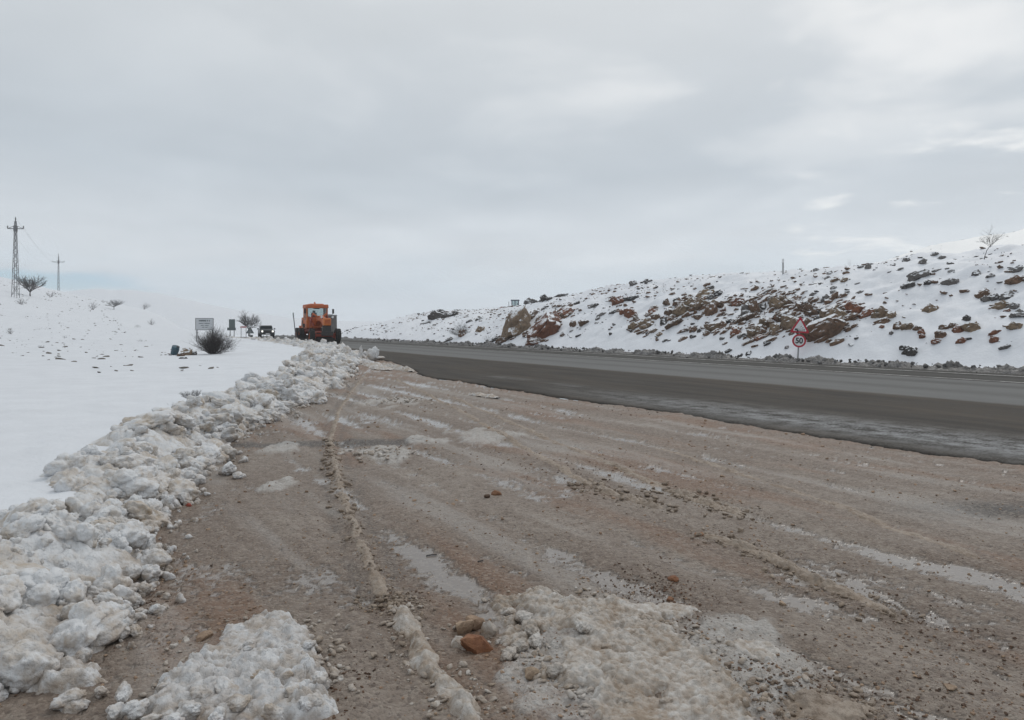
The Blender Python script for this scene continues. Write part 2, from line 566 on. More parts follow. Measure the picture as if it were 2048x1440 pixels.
M['boardgreen'] = paint('board_grey_green', (.10, .135, .135), .6, dirt=.3, scale=2)
M['carpaint'] = paint('dark_grey_car_paint', (.045, .052, .056), .3, .2, dirt=.4, scale=3)
M['carsheen'] = paint('bonnet_sheen_grey', (.13, .145, .15), .3, .2, dirt=.4, scale=3)  # lighter than the body: sky reflection on the bonnet put into its colour
M['blue'] = paint('dark_blue_paint', (.03, .05, .085), .45, dirt=.4, scale=3)
M['teal'] = paint('teal_drum_paint', (.025, .085, .12), .5, dirt=.5, dirtcol=(.12, .10, .09), scale=4)
M['amber'] = paint('amber_lens', (.60, .12, .02), .25, dirt=.1)
M['marking'] = paint('worn_road_paint', (.62, .62, .60), .7, dirt=.95, dirtcol=(.085, .08, .075), scale=1.6)


def mat_glass():
    m, nt, p = newmat('cab_glass')
    nt.nodes.remove(p)
    t = N(nt, 'ShaderNodeBsdfTransparent', {'Color': (.80, .84, .84, 1)})
    gl = N(nt, 'ShaderNodeBsdfGlossy', {'Color': (1, 1, 1, 1), 'Roughness': .05})
    lw = N(nt, 'ShaderNodeFresnel', {'IOR': 1.45})
    mx = N(nt, 'ShaderNodeMixShader', {0: lw.outputs[0]})
    nt.links.new(t.outputs[0], mx.inputs[1])
    nt.links.new(gl.outputs[0], mx.inputs[2])
    out = [n for n in nt.nodes if n.type == 'OUTPUT_MATERIAL'][0]
    nt.links.new(mx.outputs[0], out.inputs[0])
    return m


M['glass'] = mat_glass()
M['darkglass'] = paint('tinted_glass', (.03, .04, .045), .08, dirt=.1)
m_, nt_, p_ = newmat('lit_headlight')
setp(nt_, p_, col=(.9, .9, .85), emic=(1, .97, .9), emis=.9, rough=.2)
M['headlight'] = m_

# ------------------------------------------------------------------ place: road frame and terrain
TH = math.radians(29.4)
CT, ST = math.cos(TH), math.sin(TH)
CAM = np.array([0, 0, CAMH])


def to_ls(x, y):
    return CT * x + ST * y, -ST * x + CT * y


def to_xy(lat, s):
    return CT * lat - ST * s, ST * lat + CT * s


BASE_S = [-12, -3, 2.0, 3.0, 3.55, 3.95, 4.5, 6, 8, 10, 12.6, 16.1, 21, 26.4, 36.2, 45, 60, 140, 400]
BASE_L = [-3.2, -2.6, -2.0, -1.15, -.45, .06, .22, .5, 1.0, 1.42, 2.6, 4.4, 6.5, 8.3, 11.9, 13.6, 14.2, 14.4, 14.4]
WID_S = [-12, 2, 6, 10, 16, 26, 36, 60, 400]
WID_L = [1.0, 1.0, .98, 1.08, 1.45, 1.9, 2.4, 2.5, 2.3]


def base_lat(s):
    w = .25 * fbm2(np.asarray(s, float) * .75, np.zeros_like(np.asarray(s, float)) + 3.3, 3, 31) * sst(3.5, 6.0, np.asarray(s, float))
    return np.interp(s, BASE_S, BASE_L) + w * np.clip(np.asarray(s) / 8., .5, 1.6)


def wid(s):
    return np.interp(s, WID_S, WID_L)


def road_left(s):
    s = np.asarray(s, float)
    l = np.interp(s, [-80, 20.5, 28, 45, 60, 400], [8.65, 8.65, 10.5, 13.9, 14.3, 14.3])
    return l + .16 * perlin2(s * .45, s * 0 + 1.7, 5) + .09 * perlin2(s * 2.2, s * 0 + 4.7, 6) + .055 * perlin2(s * 6., s * 0, 8)


def dropf(s):
    return np.minimum(.0004 * np.maximum(s - 97, 0) ** 2, 4.0)


CREST_S = [-80, -20, 5, 17, 31, 45, 53, 60, 66, 75, 84, 90, 96, 104, 116, 140, 300]
CREST_H = [3.6, 4.2, 4.7, 4.85, 4.7, 4.70, 3.9, 3.45, 3.05, 3.0, 3.05, 2.3, 1.7, 1.35, .75, .4, .2]
FOOT, CRESTL = 25.9, 36.4


def terrain(x, y):
    """height of the snow-covered ground"""
    x = np.asarray(x, float)
    y = np.asarray(y, float)
    lat, s = to_ls(x, y)
    # left field
    field = .24 + .05 * fbm2(x * .16, y * .16, 3, 3) + .016 * fbm2(x * 1.1, y * 1.1, 3, 9) + .008 * fbm2(x * 2.2 + y, y * 5., 3, 10)
    hl = .245 * np.logaddexp(0, (-x - 50) / 7.0) * 7.0 * sst(30, 105, y) * (1 - .62 * sst(165, 250, y)) * (1 - sst(260, 400, y))
    hl += np.exp(-((x + 55) / 30) ** 2 - ((y - 75) / 25) ** 2) * .5
    field += hl + (.10 * fbm2(x * .45, y * .45, 4, 12)) * sst(24, 60, y) + .55 * fbm2(x * .05, y * .05, 3, 14) * sst(50, 120, y)
    bl, w = base_lat(s), wid(s)
    left = field - sst(bl - w * .75, bl - .05, lat) * (field + .35)
    # right cut slope
    cr = np.interp(s, CREST_S, CREST_H)
    cr = cr * (1 + .05 * fbm2(s * .09, lat * .05, 3, 21))
    t = np.clip((lat - FOOT) / (CRESTL - FOOT), 0, 1)
    prof = 1 - (1 - t) ** 1.55
    right = -.35 + sst(FOOT - 1.1, FOOT + .1, lat) * .50 + cr * prof
    amp = sst(FOOT, FOOT + 2.0, lat)
    rough_ = (.20 * fbm2(lat * .42, s * .30, 4, 41) + .17 * (billow2(lat * .8 + s * .45, s * .55 - lat * .3, 3, 43) - .35))
    right = right + amp * rough_ * (1 - .55 * sst(36, 44, lat)) + amp * (.05 * fbm2(x * 1.9, y * 1.9, 3, 47) + .07 * (billow2(lat * 1.7 + s * .9, s * 1.2 - lat * .6, 2, 48) - .3) * (1 - sst(37, 42, lat)))
    right += .006 * np.maximum(lat - CRESTL, 0)
    right += 3.3 * np.exp(-((x - 4) / 50) ** 2 - ((y - 152) / 42) ** 2) * sst(38, 60, lat)
    # high hill behind the cut
    hx = np.interp(x - .12 * (y - 160), [20, 48, 62, 70, 76, 82, 88, 95, 103, 111, 130, 180, 260], [0, 2.5, 4.8, 8.0, 10.8, 13.4, 15.6, 16.4, 17.2, 19.0, 21, 25, 27])
    right += hx * sst(66, 165, y) * (1 - .6 * sst(230, 420, y)) + .35 * fbm2(x * .06, y * .06, 3, 50) * sst(70, 130, y)
    z = np.where(lat < 19.5, left, right) - dropf(s)
    z = np.where((lat < 19.5) & (lat > bl), np.minimum(z, -.35 - dropf(s)), z)
    # far hills
    far = 37 * np.exp(-((x + 385) / 120) ** 2 - ((y - 720) / 160) ** 2) + 7 * np.exp(-((x + 170) / 160) ** 2 - ((y - 760) / 170) ** 2)
    far += (4 + 5 * fbm2(x * .0021, y * .0021, 4, 60)) * sst(380, 900, np.hypot(x, y)) + 12 * sst(1200, 2600, np.hypot(x, y))
    return z + far


def pix_dir(px, py):
    return np.array([(px - 1024) / FPX, 1.0, (HORIZ - py) / FPX])


def on_terrain(px, py, y0=3.0, y1=400.0, n=1600):
    d = pix_dir(px, py)
    t = np.geomspace(y0, y1, n)
    P = CAM + t[:, None] * d
    gap_ = P[:, 2] - terrain(P[:, 0], P[:, 1])
    i = np.nonzero(gap_ < 0)[0]
    k = i[0] if len(i) else int(np.argmin(gap_))
    q = P[k].copy()
    q[2] = terrain(q[0:1], q[1:2])[0]
    return q, t[k]


def on_plane(px, py, z=0.0):
    t = (CAMH - z) * FPX / (py - HORIZ)
    return np.array([(px - 1024) / FPX * t, t, z])


# --- snow sheets: one height function, tessellated finer where it is near
ang = np.radians(np.concatenate([np.arange(-180, -54, 6.), np.arange(-54, 54, .2), np.arange(54, 181, 6.)]))
rad = np.concatenate([1 / np.linspace(1 / .6, 1 / 25., 120), np.arange(25.2, 66, .2), np.geomspace(66.5, 2600, 170)])
A, R = np.meshgrid(ang, rad)
X, Y = (R * np.sin(A)).ravel(), (R * np.cos(A)).ravel()
Z = terrain(X, Y)
V = np.stack([X, Y, Z], 1)
F = grid_faces(len(rad), len(ang))
fc = V[F].mean(1)
flat_, fs_ = to_ls(fc[:, 0], fc[:, 1])
fr_ = np.hypot(fc[:, 0], fc[:, 1])
bl_ = np.interp(fs_, BASE_S, BASE_L)
keep_left = (flat_ <= 19.5) & (fr_ < 420) & (flat_ < bl_ + 1.6)
keep_right = (flat_ > 19.5) & (fr_ < 420) & (flat_ > 24.2)
keep_far = fr_ >= 420
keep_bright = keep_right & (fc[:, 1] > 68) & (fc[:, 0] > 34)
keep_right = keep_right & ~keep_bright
for nm, kp, mt, lb, ct_ in (('hill', keep_bright, 'sunlitsnow', 'bright snowy hill rising behind the rocky slope', 'hill'),
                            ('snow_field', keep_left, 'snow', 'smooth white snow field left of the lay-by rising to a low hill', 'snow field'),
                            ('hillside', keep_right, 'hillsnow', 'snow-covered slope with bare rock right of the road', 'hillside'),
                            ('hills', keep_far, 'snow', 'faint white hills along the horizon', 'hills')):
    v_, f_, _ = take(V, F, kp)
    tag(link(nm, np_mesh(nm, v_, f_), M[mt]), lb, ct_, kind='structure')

# ------------------------------------------------------------------ lay-by ground
TRK = [[(780, 1190), (735, 1120), (700, 1040), (672, 940), (660, 880), (680, 820), (722, 760), (760, 728)]]


def poly_dist(x, y, pts):
    d = np.full(x.shape, 1e9)
    for (ax, ay), (bx, by) in zip(pts[:-1], pts[1:]):
        vx, vy = bx - ax, by - ay
        t = np.clip(((x - ax) * vx + (y - ay) * vy) / (vx * vx + vy * vy), 0, 1)
        d = np.minimum(d, np.hypot(x - ax - t * vx, y - ay - t * vy))
    return d


def gp(pts):
    return [tuple(on_plane(a, b)[:2]) for a, b in pts]


SPOTS = [((795, 803), .60, .30), ((735, 806), .25, .2), ((775, 908), .42, .20), ((968, 872), .45, .25), ((568, 899), .30, .16),
         ((562, 972), .18, .10), ((860, 880), .25, .12), ((1150, 1300), .4, .25), ((1500, 1330), .3, .18),
         ((1600, 790), .1, .1)]


def ground(x, y):
    lat, s = to_ls(x, y)
    ws = lat + .35 * perlin2(s * .16, lat * .12, 69)
    streak = fbm2(ws * 2.3, s * .13, 5, 68, .58) * .75 + .35 * fbm2(ws * 7.5, s * .35, 3, 67)
    big = fbm2(x * .55, y * .55, 4, 70)
    mid = fbm2(x * 3.1, y * 3.1, 4, 74)
    fine = fbm2(x * 17., y * 17., 3, 78)
    z = .014 * big + .010 * streak + .0095 * mid + .0062 * fine + .0022 * fbm2(x * 55., y * 55., 2, 79)
    # ruts left by wheels, running roughly with the road
    u = lat + .25 * perlin2(s * .22, lat * .1, 80)
    for c0, w0, a0 in ((1.9, .11, .014), (2.75, .12, .018), (3.35, .10, .012), (4.55, .13, .020), (5.2, .10, .012), (6.1, .13, .016), (7.3, .14, .014)):
        z = z - a0 * np.exp(-((u - c0) / w0) ** 2) + a0 * .5 * np.exp(-((np.abs(u - c0) - 2.1 * w0) / (w0 * .6)) ** 2)
    lvl = -.0140 + .010 * fbm2(x * .23, y * .23, 2, 90)
    wet = 1 - sst(-.0035, .0045, z - lvl + .004 * fine)
    z = np.maximum(z, lvl)
    sl = np.zeros_like(x)
    for (c, rx, ry) in SPOTS:
        q = on_plane(*c)
        rr = np.hypot((x - q[0]) / rx, (y - q[1]) / (ry * 3.2)) + .75 * fbm2(x * 2.6, y * 1.5, 4, 95)
        m_sl = 1 - sst(.55, 1.0, rr)
        sl = np.maximum(sl, m_sl)
    z = z + sl * (.006 + .030 * lumps2(x * 13, y * 8, 97) + .010 * lumps2(x * 31, y * 22, 98)) * (y < 40)
    d = poly_dist(x, y, gp(TRK[0]))
    z = z + .018 * np.exp(-(d / .06) ** 2) * (.6 + .9 * np.abs(fine)) - .010 * np.exp(-((d - .16) / .07) ** 2)
    frost = np.clip(sst(.15, .6, fbm2(ws * 1.9 + 4, s * .2, 4, 105)) * .34, 0, 1)
    red = np.clip(sst(.15, .6, fbm2(ws * 1.3, s * .22, 4, 110)) * .8 + sst(7.2, 8.6, lat) * .6 * (.5 + mid), 0, 1)
    red = np.maximum(red, sst(.5, 1, np.exp(-((x + 4.2) / 1.6) ** 2 - ((y - 23) / 5) ** 2) + .3 * mid) * .9)
    dark = np.zeros_like(x)
    q1, q2 = on_plane(440, 893)[:2], on_plane(800, 884)[:2]
    dd = poly_dist(x, y, [tuple(q1), tuple(q2)])
    dark = np.maximum(dark, .8 * (1 - sst(.15, .35, dd + .2 * mid)) * (y > (q1[1] - .05 + .05 * mid)))
    dark = np.maximum(dark, .38 * np.exp(-((d - .13) / .05) ** 2) * sst(-.4, .3, mid))
    q3 = on_plane(2010, 1020)
    dark = np.maximum(dark, .85 * np.exp(-((x - q3[0]) / .75) ** 2 - ((y - q3[1]) / .28) ** 2))
    tone = np.clip(.5 + .58 * streak + .40 * big, 0, 1)
    return z, wet * (1 - np.clip(sl, 0, 1)), np.clip(np.maximum(sl * .85, frost * (1 - wet)), 0, 1), red, np.clip(dark, 0, 1), tone


ang = np.radians(np.arange(-50, 50.01, .125))
rad = 1 / np.linspace(1 / 1.1, 1 / 58., 760)
A, R = np.meshgrid(ang, rad)
X, Y = (R * np.sin(A)).ravel(), (R * np.cos(A)).ravel()
z_, wet_, sl_, red_, dk_, tone_ = ground(X, Y)
lat_, s_ = to_ls(X, Y)
rl_ = road_left(s_)
z_ = z_ - .25 * sst(rl_ + .02, rl_ + .5, lat_)
V = np.stack([X, Y, z_], 1)
F = grid_faces(len(rad), len(ang))
fc = V[F].mean(1)
fl_, fs_ = to_ls(fc[:, 0], fc[:, 1])
kp = (fl_ < road_left(fs_) + .6) & (fl_ > np.interp(fs_, BASE_S, BASE_L) - 1.6) & (fs_ < 50)
v_, f_, at_ = take(V, F, kp, {'wet': wet_, 'slush': sl_, 'red': red_, 'dark': dk_, 'tone': tone_})
tag(link('ground', np_mesh('ground', v_, f_, attrs=at_), M['dirt']), 'wet muddy gravel lay-by beside the road', 'ground', kind='structure')


def gz(x, y):
    return ground(np.atleast_1d(np.asarray(x, float)), np.atleast_1d(np.asarray(y, float)))[0]


# ------------------------------------------------------------------ road
srow = np.concatenate([np.arange(-30, 40, .12), np.arange(40, 240, .6)])
ucol = np.concatenate([np.array([0, .0006, .0013, .0025, .004, .007, .012, .02, .03, .045, .06]), np.linspace(.075, 1, 70)])
U, S = np.meshgrid(ucol, srow)
LL = road_left(S)
RL = 25.9
LAT = LL + U * (RL - LL)
ZR = .040 - .05 * np.exp(-((LAT - LL) / .035)) - .02 * np.maximum(LAT - 20, 0) / 6 - dropf(S) - .002
ZR = ZR + .006 * fbm2(LAT * .4, S * .1, 2, 130)
lane = sst(14.7, 15.1, LAT + .10 * perlin2(S * .3, S * 0, 133)) * (1 - sst(20.4, 20.9, LAT))
streak = 1 - .45 * np.exp(-((LAT - 19.3) / .45) ** 2) - .30 * np.exp(-((LAT - 17.0) / .4) ** 2)
dryA = lane * streak + .22 * sst(20.9, 21.2, LAT) * (.5 + .5 * np.exp(-((LAT - 22.4) / .6) ** 2))
mudA = (1 - sst(14.7, 15.2, LAT)) * (.55 + .35 * fbm2(LAT * .5, S * .12, 3, 135)) + .9 * np.exp(-((LAT - 14.75) / .28) ** 2) + sst(30, 44, S) * (1 - sst(14.6, 15, LAT)) * .5
frA = np.exp(-((LAT - 9.6 - .25 * perlin2(S * .3, S * 0 + 9, 137)) / .75) ** 2) * sst(15, 4, S) if False else np.exp(-((LAT - 9.7) / .8) ** 2) * (1 - sst(7, 17, S))
mudA = np.maximum(mudA, 1.3 * np.exp(-((LAT - LL) / .35) ** 2) * np.clip(.5 + 1.2 * perlin2(S * .5, LAT * 1.5, 142), 0, 1))
frA = np.maximum(frA, .35 * np.exp(-((LAT - 10.2) / .35) ** 2) * sst(.0, .5, fbm2(LAT * .7, S * .25, 3, 139)))
V = np.stack([LAT.ravel(), S.ravel(), ZR.ravel()], 1)
F = grid_faces(len(srow), len(ucol))
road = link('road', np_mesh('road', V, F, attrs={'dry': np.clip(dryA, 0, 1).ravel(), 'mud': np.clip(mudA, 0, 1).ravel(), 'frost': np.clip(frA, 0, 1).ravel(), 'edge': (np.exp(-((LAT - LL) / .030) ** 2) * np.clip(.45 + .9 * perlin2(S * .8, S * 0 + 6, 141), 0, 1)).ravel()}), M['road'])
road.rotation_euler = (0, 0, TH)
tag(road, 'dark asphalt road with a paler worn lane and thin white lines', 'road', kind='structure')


def road_z(lat, s):
    return .05 - .02 * max(lat - 20, 0) / 6 - float(dropf(s)) + .004


def marking(lat0, w, s0, s1, label):
    ss = np.arange(s0, s1, .4)
    V, F = [], []
    for i, s in enumerate(ss):
        dl = .02 * math.sin(s * .7)
        for l in (lat0 - w / 2 + dl, lat0 + w / 2 + dl):
            zz_ = .050 - .02 * max(l - 20, 0) / 6 - float(dropf(s)) + .0055 + .006 * float(fbm2(np.array([l * .4]), np.array([s * .1]), 2, 130)[0])
            V.append((l, s, zz_))
        if i:
            F.append((2 * i - 2, 2 * i - 1, 2 * i + 1, 2 * i))
    o = link('road_marking', np_mesh('road_marking', V, F), M['marking'])
    o.rotation_euler = (0, 0, TH)
    return tag(o, label, 'road marking', kind='structure')


marking(23.35, .17, -20, 105, 'worn white edge line along the far side of the road')
marking(20.75, .13, -20, 105, 'faint white lane line beside the pale lane')


# ------------------------------------------------------------------ ploughed snow bank
def bank_z(s, c):
    """c: 0 at the field side, 1 at the foot"""
    bl, w = base_lat(s), wid(s)
    lat = bl - w * (1 - c)
    x, y = to_xy(lat, s)
    hmax = np.interp(s, [-12, 2, 5, 9, 14, 24, 36, 50, 70, 140], [.24, .25, .27, .30, .34, .36, .36, .34, .30, .28])
    hmax = hmax * (1 + .65 * fbm2(s * .7, c * .5, 3, 140))
    prof = np.where(c < .30, .66 + .34 * sst(-.15, .30, c), 1 - sst(.30, 1.03, c) ** .8)
    lm = lumps2(x * 3.6, y * 3.6, 150) * .11 + lumps2(x * 8.5, y * 8.5, 152) * .055 + lumps2(x * 19, y * 19, 154) * .028 + .012 * fbm2(x * 34, y * 34, 2, 156)
    sc = np.interp(s, [0, 10, 40], [.85, 1.1, 1.6])
    z = hmax * prof + lm * sc * (1 - sst(.93, 1.08, c)) * sst(-.2, .08, c) - .07
    z = z - .35 * sst(.98, 1.12, c)
    return lat, z - dropf(s)


s_rows = [-4.0]
while s_rows[-1] < 130:
    r_ = max(s_rows[-1], 2.2)
    s_rows.append(s_rows[-1] + min(.5, max(.012, .0011 * r_ ** 1.65)))
s_rows = np.array(s_rows)
c_cols = np.linspace(-.22, 1.14, 110)
C, S = np.meshgrid(c_cols, s_rows)
lat_b, z_b = bank_z(S.ravel(), C.ravel())
xb, yb = to_xy(lat_b, S.ravel())
tag(link('snow_bank', np_mesh('snow_bank', np.stack([xb, yb, z_b], 1), grid_faces(len(s_rows), len(c_cols))), M['bank']),
    'long ploughed bank of lumpy grey-white snow along the lay-by', 'snow bank', kind='stuff')


def ico(sub):
    bm = bmesh.new()
    bmesh.ops.create_icosphere(bm, subdivisions=sub, radius=1.0)
    bm.verts.ensure_lookup_table()
    v = np.array([p.co[:] for p in bm.verts])
    f = np.array([[q.index for q in t.verts] for t in bm.faces])
    bm.free()
    return v, f


ICO = {k: ico(k) for k in (1, 2, 3, 4, 5)}


def clod_shape(sub, seed, rough_=1.0):
    """a knobbly clump: the outline of a few fused lobes, roughened"""
    v, f = ICO[sub]
    rg = np.random.default_rng(seed)
    d = np.full(len(v), .42)
    for _ in range(rg.integers(5, 9)):
        c = rg.normal(size=3)
        c = c / np.linalg.norm(c) * rg.uniform(.25, .62)
        r = rg.uniform(.30, .62)
        b = v @ c
        disc = r * r - c @ c + b * b
        d = np.where(disc > 0, np.maximum(d, b + np.sqrt(np.maximum(disc, 0))), d)
    o = rg.uniform(0, 60, 3)
    d = d * (1 + rough_ * (.16 * vnoise3(v * 2.1 + o, seed) + .11 * vnoise3(v * 4.6 + o, seed + 2) + .07 * vnoise3(v * 9.5 + o, seed + 3) + .035 * vnoise3(v * 19 + o, seed + 4)))
    p = v * d[:, None] * rg.uniform(.8, 1.25, 3)
    p[:, 2] *= .88
    return p * 1.12, f


def rock_shape(sub, seed, cuts=9, rough_=1.0):
    v, f = ICO[sub]
    rg = np.random.default_rng(seed)
    p = v * (1 + .28 * vnoise3(v * 1.1 + rg.uniform(0, 50, 3), seed))[:, None]
    for _ in range(cuts):
        n = rg.normal(size=3)
        n /= np.linalg.norm(n)
        h = rg.uniform(.52, .88)
        d = p @ n - h
        p = p - np.where(d > 0, d, 0)[:, None] * n * .92
    p = p * (1 + rough_ * (.15 * vnoise3(v * 2.7 + 5, seed + 4) + .10 * np.abs(vnoise3(v * 5.5, seed + 5)) + .05 * vnoise3(v * 11, seed + 6)))[:, None]
    p -= p.mean(0)
    return p / np.abs(p).max(0), f


def rotm(rg, tilt=1.0):
    return np.array(Euler((rg.uniform(-tilt, tilt), rg.uniform(-tilt, tilt), rg.uniform(0, 6.28))).to_matrix())


CLODS = []
for k in range(14):
    p, f = clod_shape(5, 500 + k)
    me = np_mesh('snow_clod', p, f)
    me.materials.append(M['clod'])
    CLODS.append(me)

# scatter of clods over the bank: (s, c, radius)
rg = np.random.default_rng(21)
cl = []
for n_, s0, s1, r0, r1 in ((900, 3.4, 7.0, .014, .125), (700, 6.0, 15.0, .022, .17), (650, 14.0, 32.0, .045, .24), (600, 30.0, 70.0, .07, .28)):
    s = rg.uniform(s0, s1, n_)
    c = np.clip(rg.beta(1.9, 1.25, n_) * 1.06 - .02, -.05, 1.05)
    r = r0 * (r1 / r0) ** (rg.random(n_) ** 2.3)
    cl.append(np.stack([s, c, r], 1))
# a few big broken slabs
n_ = 46
s = 3.8 + 26 * rg.random(n_) ** 1.5
cl.append(np.stack([s, rg.uniform(.15, .92, n_), rg.uniform(.13, .21, n_) * np.clip(s / 8, .8, 1.5)], 1))
# crumbs that rolled out past the foot
n_ = 260
s = 2.5 + 22 * rg.random(n_) ** 1.6
cl.append(np.stack([s, 1.02 + np.abs(rg.normal(0, .10, n_)), .012 + .03 * rg.random(n_) ** 2], 1))
cl = np.concatenate(cl)
bare = fbm2(cl[:, 0] * .9, cl[:, 1] * 1.3, 3, 145) + rg.normal(0, .12, len(cl))
cl = cl[bare > -.30]
clat, cz = bank_z(cl[:, 0], cl[:, 1])
cx, cy = to_xy(clat, cl[:, 0])
gz_ = gz(cx, cy)
out_ = cl[:, 1] > .97
cz = np.where(out_, np.maximum(gz_, cz) + cl[:, 2] * .35, cz + cl[:, 2] * .10)
app = cl[:, 2] / np.maximum(cy, .5)
infr = (np.abs(cx / np.maximum(cy, .1)) < .70) & (cy > 2.2)
order = np.argsort(-app * infr)
solo = set(order[:270].tolist())
crV, crF, nb = [], [], 0
SH2 = [clod_shape(3, 900 + k) for k in range(10)]
SH1 = [clod_shape(2, 940 + k) for k in range(10)]
for i in range(len(cl)):
    r = cl[i, 2]
    if i in solo:
        o = link('snow_clod', CLODS[i % len(CLODS)])
        o.location = (cx[i], cy[i], cz[i])
        o.rotation_euler = (rg.uniform(-.5, .5), rg.uniform(-.5, .5), rg.uniform(0, 6.28))
        q = r * rg.uniform(.85, 1.2, 3)
        o.scale = (q[0] * 1.25, q[1], q[2] * .62) if r > .12 else (q[0], q[1], q[2] * .9)
        zone = 'by the low pile' if cl[i, 0] < 4.2 else 'by the slush spread' if cl[i, 0] < 7 else 'midway along' if cl[i, 0] < 14 else 'towards the asphalt'
        part_ = 'on the field side' if cl[i, 1] < .33 else 'on the sloping face' if cl[i, 1] < .8 else 'at the muddy foot'
        size_ = 'big' if r > .10 else 'middling' if r > .06 else 'small'
        tag(o, f'{size_} snow lump {part_} of the bank {zone}', 'snow lump', f'{size_} lumps {part_} of the bank {zone}')
    else:
        p, f = (SH2 if cl[i, 0] < 16 else SH1)[i % 10]
        w_ = (p * r * rg.uniform(.8, 1.2, 3)) @ rotm(rg, .6).T + np.array([cx[i], cy[i], cz[i]])
        crV.append(w_)
        crF.append(f + nb)
        nb += len(w_)
tag(link('snow_crumbs', np_mesh('snow_crumbs', np.concatenate(crV), np.concatenate(crF)), M['clod']),
    'countless small crumbs of snow covering the ploughed bank', 'snow crumbs', kind='stuff')


# ------------------------------------------------------------------ slush patches and ridges on the lay-by
def patch(name, outline, hgt, mat, label, cat, step=.011, lump=9., seed=0, edge=.10, thin=0.0):
    P = np.array(gp(outline))
    x0, y0 = P.min(0) - .25
    x1, y1 = P.max(0) + .25
    xs, ys = np.arange(x0, x1, step), np.arange(y0, y1, step)
    Xg, Yg = np.meshgrid(xs, ys)
    x, y = Xg.ravel(), Yg.ravel()
    inside = np.zeros(x.shape, bool)
    n = len(P)
    for i in range(n):
        a, b = P[i], P[(i + 1) % n]
        cnd = (a[1] > y) != (b[1] > y)
        xi = (b[0] - a[0]) * (y - a[1]) / (b[1] - a[1] + 1e-12) + a[0]
        inside ^= cnd & (x < xi)
    d = poly_dist(x, y, [tuple(p) for p in P] + [tuple(P[0])])
    sd_ = np.where(inside, d, -d) + .07 * fbm2(x * 5, y * 5, 4, seed) + .03 * fbm2(x * 19, y * 19, 2, seed + 7)
    m = sst(-.01, edge, sd_)
    hole = sst(-.15 - thin, .25 - thin, fbm2(x * 3.2, y * 3.2, 4, seed + 3) + .30) if thin else 1.0
    lm = lumps2(x * lump, y * lump, seed + 1) * .55 + lumps2(x * lump * 2.3, y * lump * 2.3, seed + 2) * .38 + lumps2(x * lump * 5, y * lump * 5, seed + 6) * .22 + .20 * fbm2(x * 45, y * 45, 3, seed + 5)
    z = gz(x, y) - .02 + m * hole * (.022 + hgt * (.30 + lm) * (.75 + .5 * fbm2(x * 2, y * 2, 2, seed + 4)))
    V = np.stack([x, y, z], 1)
    F = grid_faces(len(ys), len(xs))
    kf = (m[F].max(1) > .02)
    v, f, _ = take(V, F, kf)
    o = tag(link(name, np_mesh(name, v, f), M[mat]), label, cat, kind='stuff')
    return P, inside


patch('snow_pile', [(300, 1395), (345, 1335), (420, 1290), (440, 1255), (520, 1232), (580, 1228), (635, 1262), (650, 1310), (668, 1380), (665, 1475), (300, 1475), (230, 1430)],
      .085, 'bank', 'low lumpy pile of dirty white snow lying clear of the bank', 'snow pile', .009, 8.5, 210, .12)
patch('slush_patch', [(985, 1195), (1080, 1180), (1130, 1200), (1250, 1205), (1330, 1260), (1390, 1290), (1450, 1330), (1480, 1390), (1530, 1475), (1200, 1475), (1160, 1400), (1085, 1360), (1070, 1300), (1000, 1290), (1010, 1240)],
      .042, 'slush', 'crushed grey slush spread over the gravel beside the orange stones', 'slush', .0065, 15., 220, .07, .16)
patch('slush_patch', [(1440, 1290), (1520, 1285), (1580, 1315), (1560, 1335), (1470, 1325)], .022, 'slush', 'small thin scrap of pale slush right of the big slush spread', 'slush', .009, 18., 226, .06)
patch('slush_patch', [(1230, 1205), (1330, 1195), (1420, 1222), (1400, 1240), (1300, 1245), (1240, 1240)], .024, 'slush', 'flat strip of brownish slush above the big slush spread', 'slush', .009, 17., 228, .06)
patch('slush_patch', [(1560, 1395), (1680, 1385), (1740, 1430), (1720, 1475), (1580, 1475), (1550, 1430)], .030, 'mudslush', 'muddy brown slush heap with rusty earth in it', 'slush', .009, 14., 232, .08, .05)
patch('slush_patch', [(0, 1330), (60, 1318), (215, 1330), (230, 1362), (120, 1392), (20, 1385), (-60, 1380), (-60, 1335)], .075, 'bank', 'long flattened slab of snow in the mud at the foot of the bank', 'snow slab', .01, 7., 236, .09)


